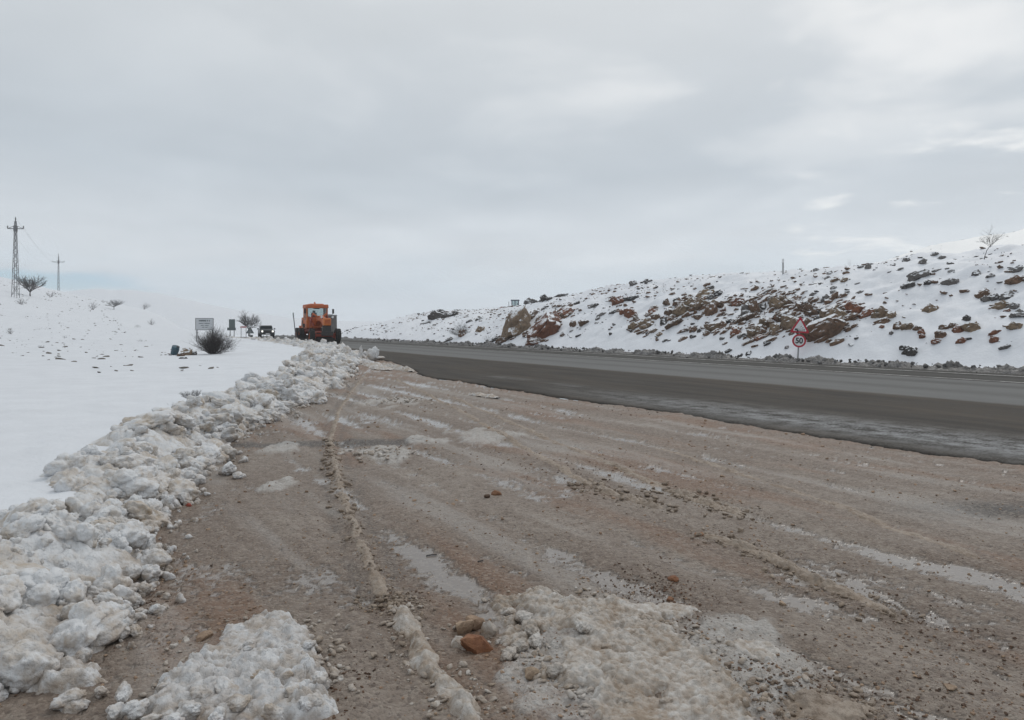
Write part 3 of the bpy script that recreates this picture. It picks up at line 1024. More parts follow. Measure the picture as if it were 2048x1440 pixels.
def ridge(pts, w, h, mat, label, seed, name='slush_ridge', zup=0.0):
    P = [Vector((a, b)) for a, b in gp(pts)]
    # resample
    out = []
    for a, b in zip(P[:-1], P[1:]):
        n = max(2, int((b - a).length / .012))
        out += [a.lerp(b, k / n) for k in range(n)]
    out.append(P[-1])
    q = np.array([tuple(p) for p in out])
    kern = np.ones(25) / 25
    qs = np.stack([np.convolve(np.pad(q[:, i], 12, 'edge'), kern, 'valid') for i in (0, 1)], 1)
    tan = np.gradient(qs, axis=0)
    tan /= np.linalg.norm(tan, axis=1)[:, None] + 1e-9
    nor = np.stack([tan[:, 1], -tan[:, 0]], 1)
    L = np.concatenate([[0], np.cumsum(np.linalg.norm(np.diff(qs, axis=0), axis=1))])
    cc = np.linspace(-1.25, 1.25, 34)
    Cc, I = np.meshgrid(cc, np.arange(len(qs)))
    ends = np.minimum(1, np.minimum(L, L[-1] - L) / (w * 1.2))[I]
    ww = w / 2 * (1 + .5 * fbm2(L * 5, L * 0, 3, seed))[I] * (.35 + .65 * ends)
    off = (.25 * w * perlin2(L * 3, L * 0 + 5, seed + 1))[I]
    x = qs[I, 0] + nor[I, 0] * (Cc * ww + off)
    y = qs[I, 1] + nor[I, 1] * (Cc * ww + off)
    lm = lumps2(x * 15, y * 15, seed + 2) * .8 + lumps2(x * 36, y * 36, seed + 3) * .5 + .10 * fbm2(x * 60, y * 60, 2, seed + 9)
    prof = np.clip(1 - Cc ** 2, -.6, 1)
    z = gz(x.ravel(), y.ravel()).reshape(x.shape) + prof * h * (.45 + lm) * (.3 + .7 * ends) * np.clip(.75 + .8 * fbm2(L * 3.0, L * 0 + 2, 2, seed + 4), .15, 1.25)[I] - .006
    V = np.stack([x, y, z], -1).reshape(-1, 3)
    V[:, 2] += zup
    return tag(link(name, np_mesh(name, V, grid_faces(len(qs), len(cc))), M[mat]), label, 'slush ridge')


ridge([(765, 1212), (800, 1210), (815, 1255), (840, 1310), (885, 1360), (920, 1405), (965, 1475)], .115, .052, 'slush', 'tall lumpy rope of slush squeezed up by a tyre beside the orange stones', 310)
ridge([(1395, 1062), (1450, 1080), (1520, 1105), (1580, 1130), (1640, 1165), (1700, 1185), (1760, 1215), (1805, 1238)], .115, .040, 'mudslush', 'long brown slush ridge squeezed up beside a muddy puddle', 320)
ridge([(1325, 976), (1370, 988), (1420, 1008), (1470, 1024), (1495, 1036)], .16, .045, 'mudslush', 'short brown slush ridge nearest the asphalt edge', 330)
ridge([(1160, 962), (1190, 970), (1235, 990), (1290, 1010), (1330, 1022)], .13, .036, 'mudslush', 'crumbled brown slush ridge between the two other brown ridges and the tyre track', 340)

ridge([(772, 1200), (735, 1120), (703, 1045), (672, 945), (660, 880), (678, 822), (712, 772), (735, 745)], .085, .020, 'mudslush', 'long low mud rope running from the slush rope up to the bank end', 352)
ridge([(1185, 970), (1100, 925), (1010, 872), (930, 828), (850, 786), (790, 758)], .12, .020, 'mudslush', 'faint low mud ridge running on from the crumbled brown ridge', 354)
ridge([(1340, 980), (1240, 935), (1120, 888), (1000, 836), (900, 792)], .13, .018, 'mudslush', 'faint low mud ridge running on from the short ridge by the asphalt', 356)
ridge([(1990, 1130), (1800, 1060), (1640, 1000), (1480, 948), (1300, 890)], .12, .016, 'mudslush', 'faint straight mud ridge parallel to the asphalt edge', 358)

# crumbs broken off the ridges and the edges of the patches
for mt, lines, lb in (('slush', [([(765, 1212), (800, 1210), (815, 1255), (840, 1310), (885, 1360), (920, 1405), (965, 1475)], .075, 420), ([(985, 1195), (1080, 1180), (1130, 1200), (1250, 1205), (1330, 1260), (1450, 1330), (1530, 1475)], .10, 420),
                               ([(1000, 1290), (1070, 1300), (1085, 1360), (1160, 1400), (1200, 1475)], .06, 220), ([(300, 1395), (345, 1335), (440, 1255), (520, 1232), (635, 1262), (668, 1380)], .06, 260), ([(735, 808), (800, 800), (830, 806)], .3, 120), ([(730, 905), (800, 915)], .2, 90)],
                      'pale slush crumbs scattered along ridges and patches'),
                     ('mudslush', [([(1395, 1062), (1520, 1105), (1640, 1165), (1805, 1238)], .09, 420), ([(1325, 976), (1420, 1008), (1495, 1036)], .12, 240), ([(1160, 962), (1235, 990), (1330, 1022)], .11, 260), ([(660, 880), (664, 930), (698, 1038), (780, 1190)], .06, 300),
                                   ([(760, 1195), (835, 1215)], .08, 200), ([(1560, 1395), (1740, 1430)], .12, 260)], 'brown slush crumbs along the muddy ridges')):
    pv, pf, nb2 = [], [], 0
    for pts, sp, n_ in lines:
        Pq = np.array(gp(pts))
        seg = np.linalg.norm(np.diff(Pq, axis=0), axis=1)
        cum = np.concatenate([[0], np.cumsum(seg)])
        u = rg.random(n_) * cum[-1]
        x = np.interp(u, cum, Pq[:, 0]) + rg.normal(0, sp, n_)
        y = np.interp(u, cum, Pq[:, 1]) + rg.normal(0, sp, n_)
        zg = gz(x, y)
        rr_ = (.004 + .018 * rg.random(n_) ** 3) * np.clip(y / 4.5, 1, 2.5)
        for i in range(n_):
            p, f = SH1[i % 10]
            pv.append((p * rr_[i] * np.array([1.2, 1, .7])) @ rotm(rg, .5).T + np.array([x[i], y[i], zg[i] + rr_[i] * .3]))
            pf.append(f + nb2)
            nb2 += len(p)
    tag(link('slush_crumbs', np_mesh('slush_crumbs', np.concatenate(pv), np.concatenate(pf)), M[mt]), lb, 'slush crumbs', kind='stuff')

# lumps lying on the pile, the patch and in the mud
PILE = [((480, 1300), .8), ((560, 1290), .8), ((600, 1320), .9), ((520, 1340), 1.0), ((410, 1365), 1.25), ((440, 1335), 1.0), ((590, 1375), .9), ((480, 1390), .9), ((380, 1400), 1.0),
        ((620, 1400), .8), ((545, 1420), 1.0), ((430, 1420), .9), ((330, 1360), .8), ((270, 1400), 1.0), ((300, 1420), .8), ((250, 1375), .9), ((500, 1275), .7), ((615, 1275), .8),
        ((235, 1405), .8), ((580, 1340), .8), ((350, 1425), .9), ((460, 1360), 1.1), ((640, 1350), .8), ((540, 1312), .75)]
for i, ((a, b), sz) in enumerate(PILE):
    q = on_plane(a, b + 14, 0.05)
    o = link('snow_clod', CLODS[(i * 5 + 3) % len(CLODS)])
    z = gz(q[0], q[1])[0] + .045
    o.location = (q[0], q[1], z)
    r = .046 * sz
    o.scale = (r * random.uniform(1, 1.6), r * random.uniform(.8, 1.2), r * .8)
    o.rotation_euler = (random.uniform(-.3, .3), random.uniform(-.3, .3), random.uniform(0, 6.28))
    tag(o, 'smooth lump of snow lying on the low pile clear of the bank', 'snow lump', 'lumps on the low snow pile')
MUD = [((138, 1412), .05, 'egg-shaped snow lump alone on the mud below the bank'), ((200, 1395), .03, 'small flat snow lump between the bank and the low pile'),
       ((455, 948), .10, 'grey snow lump rolled out onto the gravel beyond the bank foot'), ((478, 955), .06, 'smaller grey snow lump at the tip of those rolled out from the bank'),
       ((640, 806), .20, 'long pale slush lump jutting from the bank onto the gravel'), ((540, 845), .09, 'bright snow lump broken off the bank foot')]
for i, ((a, b), r, lb) in enumerate(MUD):
    q = on_plane(a, b)
    o = link('snow_clod', CLODS[(i * 3 + 1) % len(CLODS)])
    o.location = (q[0], q[1], gz(q[0], q[1])[0] + r * .45)
    o.scale = (r * 1.25, r, r * .8)
    o.rotation_euler = (0, 0, random.uniform(0, 6))
    tag(o, lb, 'snow lump')
SL = [((1060, 1262), .055), ((1045, 1235), .05), ((1090, 1245), .04), ((1040, 1295), .055), ((1020, 1310), .045), ((1075, 1285), .05), ((1160, 1268), .045), ((1110, 1350), .04), ((1290, 1240), .035),
      ((1020, 1215), .035), ((1180, 1235), .035), ((1215, 1295), .035), ((1330, 1400), .035), ((1260, 1400), .04)]
for i, ((a, b), r) in enumerate(SL):
    q = on_plane(a, b, .02)
    me = CLODS[(i * 4 + 2) % len(CLODS)]
    if me.name + '_s' not in bpy.data.meshes:
        m2 = me.copy()
        m2.name = me.name + '_s'
        m2.materials.clear()
        m2.materials.append(M['slush'])
    o = link('slush_clod', bpy.data.meshes[me.name + '_s'])
    o.location = (q[0], q[1], gz(q[0], q[1])[0] + r * .4)
    o.scale = (r * 1.1, r * .9, r * .75)
    o.rotation_euler = (random.uniform(-.4, .4), 0, random.uniform(0, 6))
    tag(o, 'pale lump of wet slush on the crushed slush spread', 'slush lump', 'lumps on the slush spread')

# slush scraps on the ragged asphalt edge
for pts, w, h, lb in (([(765, 732), (785, 736), (812, 741), (822, 745)], .22, .16, 'long white slush strip lying along the broken asphalt edge'),
                      ([(708, 722), (722, 722), (735, 726), (748, 730)], .22, .14, 'white slush strip beside the end of the bank'),
                      ([(740, 728), (758, 735), (776, 741)], .35, .10, 'dull slush strip on the red earth by the asphalt edge'),
                      ([(940, 791), (970, 793), (1000, 797)], .16, .09, 'thin slush curl on gravel near the dark asphalt')):
    ridge(pts, w * 1.5, h * .55, 'clod', lb, 360 + int(w * 100), 'slush_scrap', .035)
for (a, b), r, sz, lb in (((746, 716), .30, (1.0, .8, 1.25), 'upright white snow block standing on the asphalt past the bank end'), ((723, 712), .22, (.45, .6, 1.7), 'narrow upright snow sliver beside the white snow block'),
                          ((758, 716), .2, (1.6, .8, .5), 'flat snow scrap leaning on the upright snow block')):
    q = on_plane(a, b + 4, .03)
    o = link('snow_block', CLODS[random.randrange(14)])
    o.location = (q[0], q[1], .05 + r * sz[2] * .5)
    o.scale = (r * sz[0], r * sz[1], r * sz[2])
    tag(o, lb, 'snow block')

# ------------------------------------------------------------------ stones
STONES = []
for k in range(10):
    p, f = rock_shape(3, 700 + k)
    me = np_mesh('stone', p, f)
    me.set_sharp_from_angle(angle=math.radians(40))
    STONES.append(me)


def stone(a, b, r, mat, label, k, sz=(1, .9, .75), name='stone', group=None):
    q = on_plane(a, b)
    me = STONES[k % 10].copy()
    me.materials.clear()
    me.materials.append(M[mat])
    o = link(name, me)
    o.location = (q[0], q[1], gz(q[0], q[1])[0] + r * sz[2] * .28)
    o.scale = (r * sz[0], r * sz[1], r * sz[2])
    o.rotation_euler = (random.uniform(-.3, .3), random.uniform(-.3, .3), random.uniform(0, 6))
    return tag(o, label, 'stone', group)


stone(955, 1298, .070, 'stone_o', 'wet orange-brown stone in front of the small stone cluster', 0, (1.3, .9, .75))
stone(952, 1250, .062, 'stone', 'rounded tan stone at the back of the small stone cluster', 1, (1, .9, .8))
stone(928, 1262, .058, 'stone', 'angular brown stone on the tyre track side of the cluster', 2, (1, .8, .85))
stone(978, 1268, .055, 'slush', 'pale slush-coated stone upright in the cluster', 3, (.7, .7, 1.2))
stone(918, 1292, .045, 'slush', 'whitish stone half sunk before the cluster', 4)
stone(1062, 1362, .040, 'stone', 'tan stone at the lower rim of the slush spread', 5)
stone(1346, 1162, .032, 'stone_o', 'orange-red stone at the top of the rusty earth patch', 6, (1.2, .8, .7))
stone(1340, 1195, .024, 'stone_o', 'small reddish stone inside the rusty earth patch', 7)
stone(992, 993, .050, 'stone_o', 'single rust-red stone alone on open gravel', 8)
stone(974, 999, .030, 'earth', 'dark pebble beside the lone rust-red stone', 9)
stone(410, 1276, .040, 'stone', 'brown stone behind the low snow pile', 1, (1.4, .9, .6))
stone(1398, 1068, .030, 'stone_o', 'orange stone at the start of the long brown ridge', 2, (1.5, .8, .6))
stone(378, 1012, .035, 'red', 'dark red scrap at the foot of the snow bank', 4, (.8, .5, .6))
stone(1565, 1205, .022, 'stone', 'brown pebble beside the muddy puddle', 3)
stone(1900, 1385, .030, 'stone', 'flat brown stone in the mud beside rusty earth', 5, (1.4, .9, .4))

rg = np.random.default_rng(5)
PEB = [rock_shape(2, 760 + k, 5) for k in range(8)] + [rock_shape(1, 780 + k, 3) for k in range(6)]
for nm, mt, n_, r0, r1, lb in (('gravel', 'stone', 9500, .0022, .014, 'pale brown gravel strewn over the wet lay-by'),
                               ('dark_gravel', 'earth', 6500, .0016, .0065, 'dark specks of grit strewn over the wet lay-by')):
    pv, pf, nb2 = [], [], 0
    t = 1 / rg.uniform(1 / 24., 1 / 2.3, n_)
    xx = t * rg.uniform(-.72, .72, n_)
    la, ss = to_ls(xx, t)
    clump = fbm2(xx * .9, t * .5, 4, 161) + rg.normal(0, .25, n_)
    ok = (la > base_lat(ss) + .02) & (la < road_left(ss) + (.0 if nm == 'gravel' else .6)) & (clump > -.12)
    xx, t = xx[ok], t[ok]
    zg = gz(xx, t)
    rr = r0 * (r1 / r0) ** (rg.random(len(xx)) ** 2.2) * np.clip(t / 5, .8, 2.2)
    for i in range(len(xx)):
        p, f = PEB[i % 8] if t[i] < 5.5 else PEB[8 + i % 6]
        w_ = (p * rr[i] * np.array([1.1, .9, .6])) @ rotm(rg, .4).T + np.array([xx[i], t[i], zg[i] + rr[i] * .2])
        pv.append(w_)
        pf.append(f + nb2)
        nb2 += len(w_)
    tag(link(nm, np_mesh(nm, np.concatenate(pv), np.concatenate(pf), smooth=False), M[mt]), lb, 'gravel', kind='stuff')

# clumped rusty earth near the slush spread and bottom right
pv, pf, nb2 = [], [], 0
for c, rx, ry, n_ in (((1320, 1190), .17, .26, 900), ((1640, 1385), .30, .25, 700), ((1900, 1270), .22, .40, 520), ((1850, 1400), .3, .2, 300), ((1120, 935), .5, .5, 300), ((800, 1205), .11, .10, 340), ((690, 1380), .07, .3, 260),
                      ((1240, 820), 1.6, .5, 200), ((260, 1230), .06, .4, 200)):
    q = on_plane(*c)
    x = q[0] + rg.normal(0, rx, n_)
    y = q[1] + rg.normal(0, ry, n_)
    zg = gz(x, y)
    r = (.0016 + .0075 * rg.random(n_) ** 4) * max(1, q[1] / 6)
    for i in range(n_):
        p, f = PEB[i % 8]
        w_ = (p * r[i] * np.array([1.3, .9, .55])) @ rotm(rg, .6).T + np.array([x[i], y[i], zg[i] + r[i] * .3])
        pv.append(w_)
        pf.append(f + nb2)
        nb2 += len(w_)
tag(link('rusty_earth', np_mesh('rusty_earth', np.concatenate(pv), np.concatenate(pf), smooth=False), M['earth']),
    'crumbs of rusty brown earth in small heaps on the gravel', 'earth', kind='stuff')
for (a, b), ln, rz, lb in (((863, 1107), .07, .25, 'short black twig lying on wet gravel'), ((961, 1124), .035, .1, 'tiny dark twig on wet gravel near the slush')):
    q = on_plane(a, b)
    mb = MB()
    p0 = Vector((-ln / 2, 0, 0))
    for k in range(4):
        p1 = p0 + Vector((ln / 4, random.uniform(-.006, .006), random.uniform(-.001, .003)))
        mb.tube(p0, p1, .0045, .004, 6)
        p0 = p1
    o = mb.build('twig', M['twig'])
    o.location = (q[0], q[1], gz(q[0], q[1])[0] + .005)
    o.rotation_euler = (0, 0, rz)
    tag(o, lb, 'twig')

# ------------------------------------------------------------------ dirty berm along the far road edge
ss = np.concatenate([np.arange(4, 60, .07), np.arange(60, 135, .3)])
cc = np.linspace(-1, 1, 26)
Cc, S = np.meshgrid(cc, ss)
cen = 25.15 + .18 * perlin2(S * .35, S * 0, 401)
hw = .62 * (1 + .35 * perlin2(S * .5, S * 0 + 3, 402))
lat_b = cen + Cc * hw
x, y = to_xy(lat_b, S)
lm = .75 * billow2(lat_b * 1.6 + S * .7, S * 1.3, 3, 403, .6) + lumps2(lat_b * 6, S * 5, 404) * .30 + .22 * fbm2(lat_b * 9, S * 9, 3, 406)
zb = -.06 + np.clip(1 - np.abs(Cc) ** 1.7, 0, 1) * (.05 + .36 * lm * np.clip(.75 + 1.0 * fbm2(S * .45, S * 0, 3, 405), .25, 1.8)) - dropf(S) + .03
tag(link('slush_berm', np_mesh('slush_berm', np.stack([x, y, zb], -1).reshape(-1, 3), grid_faces(len(ss), len(cc))), M['berm']),
    'ragged grey berm of dirty slush along the foot of the hillside', 'slush berm', kind='stuff')
rg = np.random.default_rng(9)
pv, pf, nb2 = [], [], 0
for i in range(900):
    s = rg.uniform(5, 75)
    l = 25.15 + rg.normal(0, .36)
    r = .02 + .085 * rg.random() ** 2.6
    p, f = SH1[i % 10]
    xx, yy = to_xy(l, s)
    zc_ = .03 + .20 * max(0, 1 - abs(l - 25.15) / .6)
    pv.append((p * r * np.array([1, 1, 1.1])) @ rotm(rg, .7).T + np.array([xx, yy, zc_]))
    pf.append(f + nb2)
    nb2 += len(p)
tag(link('berm_crumbs', np_mesh('berm_crumbs', np.concatenate(pv), np.concatenate(pf)), M['berm']), 'grey crumbs of slush over the berm by the hillside', 'slush crumbs', kind='stuff')

# ------------------------------------------------------------------ rocks on the hillside
ROCKS = []
for k in range(16):
    p, f = rock_shape(4, 820 + k, 11, 1.3)
    ROCKS.append((p, f))
ROCKME = {}
for mt in ('rock_t', 'rock_r', 'rock_b', 'rock_g', 'rock_d'):
    for k, (p, f) in enumerate(ROCKS):
        me = np_mesh('rock', p, f)
        me.set_sharp_from_angle(angle=math.radians(35))
        me.materials.append(M[mt])
        ROCKME[(mt, k)] = me
ROCKLBL = {'t': ('tan-brown rock poking out of the snow on the hillside', 'tan-brown rocks on the hillside'),
           'r': ('reddish rock poking out of the snow on the hillside', 'reddish rocks on the hillside'),
           'b': ('dark brown rock poking out of the snow on the hillside', 'dark brown rocks on the hillside'),
           'g': ('grey rock poking out of the snow on the hillside', 'grey rocks on the hillside'),
           'd': ('small blackish rock poking out of the snow on the hillside', 'blackish rocks on the hillside')}


def crop(ox, oy, k, rows):
    return [(ox + a / k, oy + b / k, w / k, h / k, c) for a, b, w, h, c in rows]


RK = crop(1500, 440, 3.737, [
    (1255, 425, 135, 55, 'g'), (1180, 500, 85, 50, 'g'), (1980, 380, 95, 40, 'g'), (1990, 455, 140, 60, 'b'), (1690, 405, 55, 35, 'g'), (1800, 420, 60, 25, 'g'), (1735, 565, 90, 55, 'b'),
    (1765, 595, 70, 45, 'g'), (1830, 590, 70, 45, 'g'), (1920, 578, 90, 50, 'g'), (1875, 652, 110, 55, 't'), (1970, 650, 80, 40, 'g'), (1925, 680, 50, 25, 'r'), (2010, 710, 110, 55, 'g'),
    (1355, 675, 100, 65, 't'), (1975, 800, 100, 55, 't'), (1830, 845, 85, 30, 'r'), (1825, 905, 55, 45, 'r'), (1910, 960, 75, 30, 'g'), (1580, 910, 70, 35, 'r'), (1655, 815, 95, 70, 't'),
    (1555, 820, 70, 55, 'r'), (1620, 745, 65, 40, 'd'), (1450, 810, 70, 35, 'b'), (1510, 795, 60, 30, 'b'), (1430, 870, 70, 60, 'b'), (1385, 915, 65, 35, 'r'), (1285, 845, 50, 40, 'r'),
    (1290, 880, 40, 35, 'r'), (1250, 820, 60, 35, 'b'), (1180, 805, 80, 60, 't'), (1105, 810, 60, 50, 'b'), (1055, 715, 60, 50, 't'), (975, 705, 110, 70, 't'), (990, 765, 90, 40, 'b'),
    (985, 800, 40, 20, 'r'), (865, 705, 110, 50, 'r'), (700, 455, 60, 35, 't'), (630, 455, 50, 30, 't'), (595, 400, 40, 20, 'g'), (575, 435, 40, 15, 'g'), (885, 360, 45, 40, 'g'),
    (825, 360, 40, 25, 'g'), (1160, 305, 50, 30, 'g'), (1375, 262, 50, 25, 'g'), (1430, 285, 60, 25, 'g'), (1290, 320, 70, 30, 'g'), (1115, 370, 50, 14, 'g'), (1400, 382, 60, 20, 'g'),
    (1500, 385, 45, 14, 'g'), (1065, 342, 40, 12, 'g'), (490, 375, 40, 20, 'g'), (470, 560, 50, 25, 'g'), (620, 515, 45, 20, 'g'), (620, 540, 40, 20, 'g'), (820, 545, 60, 18, 'g'),
    (800, 480, 40, 14, 'g'), (720, 545, 40, 15, 'g'), (1520, 465, 80, 40, 'g'), (1470, 480, 60, 40, 'g'), (1330, 475, 50, 35, 'd'), (1200, 990, 100, 60, 'd'), (1150, 965, 60, 35, 'd'),
    (730, 800, 30, 18, 'g'), (125, 925, 40, 25, 'd'), (275, 955, 30, 20, 'g'), (1060, 850, 35, 30, 'g'), (780, 680, 110, 90, 'r'), (650, 730, 150, 110, 't'), (570, 840, 240, 110, 'b'),
    (600, 700, 130, 90, 't'), (530, 690, 80, 60, 'g'), (470, 690, 120, 80, 'b'), (400, 650, 100, 90, 'b'), (300, 790, 110, 90, 't'), (250, 740, 130, 70, 'b'), (190, 830, 70, 70, 't'),
    (130, 790, 100, 80, 't'), (50, 840, 120, 70, 'b'), (30, 690, 80, 110, 'b'), (200, 640, 100, 80, 't'), (300, 620, 80, 60, 't'), (120, 550, 130, 50, 'g'), (170, 590, 60, 40, 'g'),
    (330, 610, 100, 50, 'b'), (570, 600, 70, 50, 'g'), (730, 625, 50, 40, 'r'), (510, 760, 60, 60, 'g'), (430, 790, 90, 60, 'b'), (60, 890, 70, 30, 'r'), (100, 660, 50, 50, 'g'), (240, 600, 70, 60, 't'),
    (700, 680, 130, 70, 'b'), (640, 790, 120, 70, 't'), (740, 650, 90, 50, 'r')])
RK += crop(1100, 540, 4.452, [
    (600, 285, 100, 70, 'r'), (740, 260, 100, 40, 'd'), (665, 270, 70, 30, 'd'), (380, 325, 90, 30, 'd'), (240, 300, 50, 30, 'd'), (125, 330, 50, 25, 'b'), (145, 375, 140, 60, 'r'), (30, 460, 120, 110, 'r'),
    (110, 415, 60, 40, 'b'), (210, 490, 60, 60, 'b'), (300, 480, 80, 60, 'b'), (110, 585, 40, 40, 'b'), (195, 545, 50, 15, 'g'), (255, 590, 50, 20, 'd'), (425, 440, 40, 30, 'g'), (460, 400, 90, 25, 'g'),
    (565, 380, 80, 30, 'd'), (650, 385, 60, 60, 'r'), (710, 410, 80, 80, 'r'), (755, 390, 50, 30, 'r'), (570, 490, 25, 25, 'g'), (910, 375, 80, 45, 'r'), (940, 430, 70, 40, 'b'), (850, 495, 130, 80, 't'),
    (750, 510, 100, 70, 't'), (770, 440, 50, 60, 'b'), (925, 545, 60, 40, 't'), (870, 565, 40, 20, 'd'), (1015, 475, 60, 60, 'd'), (1110, 480, 150, 50, 'b'), (1040, 300, 60, 60, 'b'), (1150, 300, 100, 60, 'b'),
    (1060, 390, 70, 70, 'b'), (1180, 370, 170, 90, 't'), (1330, 330, 140, 80, 't'), (1260, 300, 120, 80, 't'), (1370, 230, 160, 70, 't'), (1250, 260, 90, 50, 'b'), (1440, 165, 40, 25, 'd'), (1490, 215, 80, 40, 'd'),
    (1130, 270, 60, 50, 'd'), (1440, 370, 100, 100, 'b'), (1470, 310, 90, 70, 't'), (1520, 320, 60, 50, 'b'), (1430, 250, 60, 60, 'g'), (1660, 300, 120, 60, 'r'), (1790, 270, 100, 25, 'b'), (1930, 215, 120, 50, 'b'),
    (1980, 190, 60, 40, 'g'), (1770, 430, 170, 60, 'b'), (1890, 340, 60, 50, 'g'), (1970, 285, 70, 70, 'g'), (2010, 310, 80, 80, 't'), (1470, 520, 140, 70, 't'),
    (1540, 490, 80, 50, 'b'), (1395, 570, 60, 40, 'b'), (1650, 560, 80, 70, 'r'), (1690, 595, 40, 40, 'g'), (1740, 590, 60, 30, 'g'), (1830, 570, 120, 80, 't'), (1850, 605, 80, 40, 'b'), (1900, 460, 60, 80, 'b'),
    (1940, 480, 90, 100, 'b'), (2000, 555, 70, 60, 't'), (2030, 440, 60, 80, 'r'), (1600, 460, 60, 40, 'd'), (1640, 470, 60, 30, 'd'), (1320, 430, 70, 40, 'b'), (1270, 490, 30, 25, 'd'), (1280, 535, 70, 40, 'b'),
    (1200, 545, 120, 25, 'b'), (1180, 620, 80, 30, 'b'), (1330, 550, 40, 30, 'd'), (1270, 600, 50, 30, 'd'), (955, 625, 30, 30, 'b'), (975, 580, 50, 30, 't'), (1025, 630, 50, 20, 'd'), (540, 575, 25, 25, 'd'),
    (530, 530, 20, 20, 'd'), (725, 550, 25, 25, 'd'), (740, 130, 60, 45, 'g'), (850, 98, 50, 25, 'g'), (890, 100, 40, 20, 'g'), (1530, 615, 40, 25, 'g'), (1560, 655, 50, 18, 'b'), (1590, 730, 60, 25, 'd'),
    (1770, 745, 50, 30, 'd'), (1940, 660, 60, 25, 'd'), (1540, 360, 50, 30, 'r'), (90, 235, 150, 25, 'd')])
RK += crop(680, 560, 4.551, [
    (1790, 560, 180, 70, 'b'), (1690, 430, 80, 80, 'b'), (1730, 350, 100, 60, 'b'), (1480, 560, 130, 50, 'b'), (1400, 550, 90, 40, 'd'), (1340, 570, 60, 30, 'd'), (1110, 500, 70, 70, 'b'), (1000, 545, 80, 35, 'g'),
    (1280, 460, 90, 55, 't'), (870, 340, 130, 90, 'd'), (910, 300, 80, 45, 'd'), (965, 330, 80, 40, 'd'), (1030, 318, 90, 32, 'd'), (780, 395, 90, 15, 'g'), (1270, 355, 70, 25, 'g'), (1180, 378, 60, 22, 'g'),
    (1720, 195, 80, 55, 'g'), (1765, 190, 50, 40, 'g'), (1860, 175, 60, 50, 'd'), (1905, 175, 50, 40, 'd'), (1840, 190, 80, 25, 'd'), (2000, 150, 80, 30, 'd'), (1865, 258, 70, 35, 'd'), (1780, 300, 60, 40, 'b'),
    (1700, 500, 90, 50, 'b'), (2020, 300, 60, 50, 'r')])

rg = np.random.default_rng(33)
U_ALONG = np.array([ST, -CT, 0.0])          # along the road towards the viewer, to the right in the view


def put_rock(px, py, wpx, hpx, c, i, name='rock', label=None, group=None, tiltdeg=None, fat=1.0, sink=.15):
    q, t = on_terrain(px, py + hpx * .12, 20, 220)
    W, H = wpx * t / FPX, hpx * t / FPX
    elong = wpx / max(hpx, 1)
    tl = math.radians(tiltdeg if tiltdeg is not None else (rg.uniform(14, 34) if elong > 1.25 else rg.uniform(-8, 30)))
    view = np.array([q[0], q[1], 0]) / np.hypot(q[0], q[1])
    rt = np.array([view[1], -view[0], 0])
    up = np.array([0, 0, 1.0])
    a1 = rt * math.cos(tl) + up * math.sin(tl)
    a3 = -rt * math.sin(tl) + up * math.cos(tl)
    a2 = np.cross(a3, a1)
    Rm = Matrix((a1, a2, a3)).transposed()
    o = link(name, ROCKME[('rock_' + c, i % 16)])
    sx, sz = W / 2 * 1.32, H / 2 * 1.6
    sy = max(sz, min(sx, 1.4 * sz)) * 1.0 * fat
    flip = Matrix.Rotation(math.pi * (i % 2), 3, 'Z')
    o.rotation_mode = 'QUATERNION'
    o.rotation_quaternion = (Rm @ flip).to_quaternion()
    o.scale = (sx, sy, sz)
    q = q + up * sz * (.34 - sink) + view * sy * .15
    o.location = q
    if label is None:
        lab, grp = ROCKLBL[c]
        la_, s2_ = to_ls(q[0], q[1])
        where = ('on the crest of' if la_ > 34.5 else 'high on' if la_ > 31.5 else 'halfway up' if la_ > 28.5 else 'at the foot of') + ' the slope '
        where += 'right of the speed sign' if px > 1640 else 'behind the speed sign' if px > 1480 else 'between boulder and speed sign' if px > 1230 else 'just right of the tall boulder' if px > 1050 else 'left of the tall boulder'
        size_ = 'large ' if W > .95 else 'small ' if W < .45 else ''
        col_ = lab.split(' poking')[0].replace('small ', '')
        label = f'{size_}{col_} {where}'
        group = f'{size_}{col_}s {where}'
    return tag(o, label, 'rock', group)


for i, (a, b, w, h, c) in enumerate(RK):
    put_rock(a, b, w, h, c, i * 7 + int(a))

put_rock(1031, 660, 78, 44, 't', 10, 'boulder', 'tall tan-grey cliff-like boulder at the left end of the rock cut', tiltdeg=66, fat=1.0, sink=.10)
put_rock(1041, 640, 32, 36, 'b', 9, 'boulder', 'brown rock shoulder on top of the tall tan-grey boulder', tiltdeg=30)
put_rock(1088, 664, 64, 42, 'r', 6, 'boulder', 'broad red-brown rock slab leaning right of the tall tan-grey boulder', tiltdeg=42, fat=1.1, sink=.25)
put_rock(1068, 686, 30, 16, 'r', 12, 'boulder', 'low red rock at the foot of the leaning red-brown slab', tiltdeg=20)
put_rock(1500, 625, 38, 26, 'g', 4, 'boulder', 'blocky dark grey boulder standing proud above the red rock band', tiltdeg=5)
put_rock(1645, 665, 72, 32, 'b', 2, 'boulder', 'long rust-brown ledge slanting up behind the speed sign', tiltdeg=28)

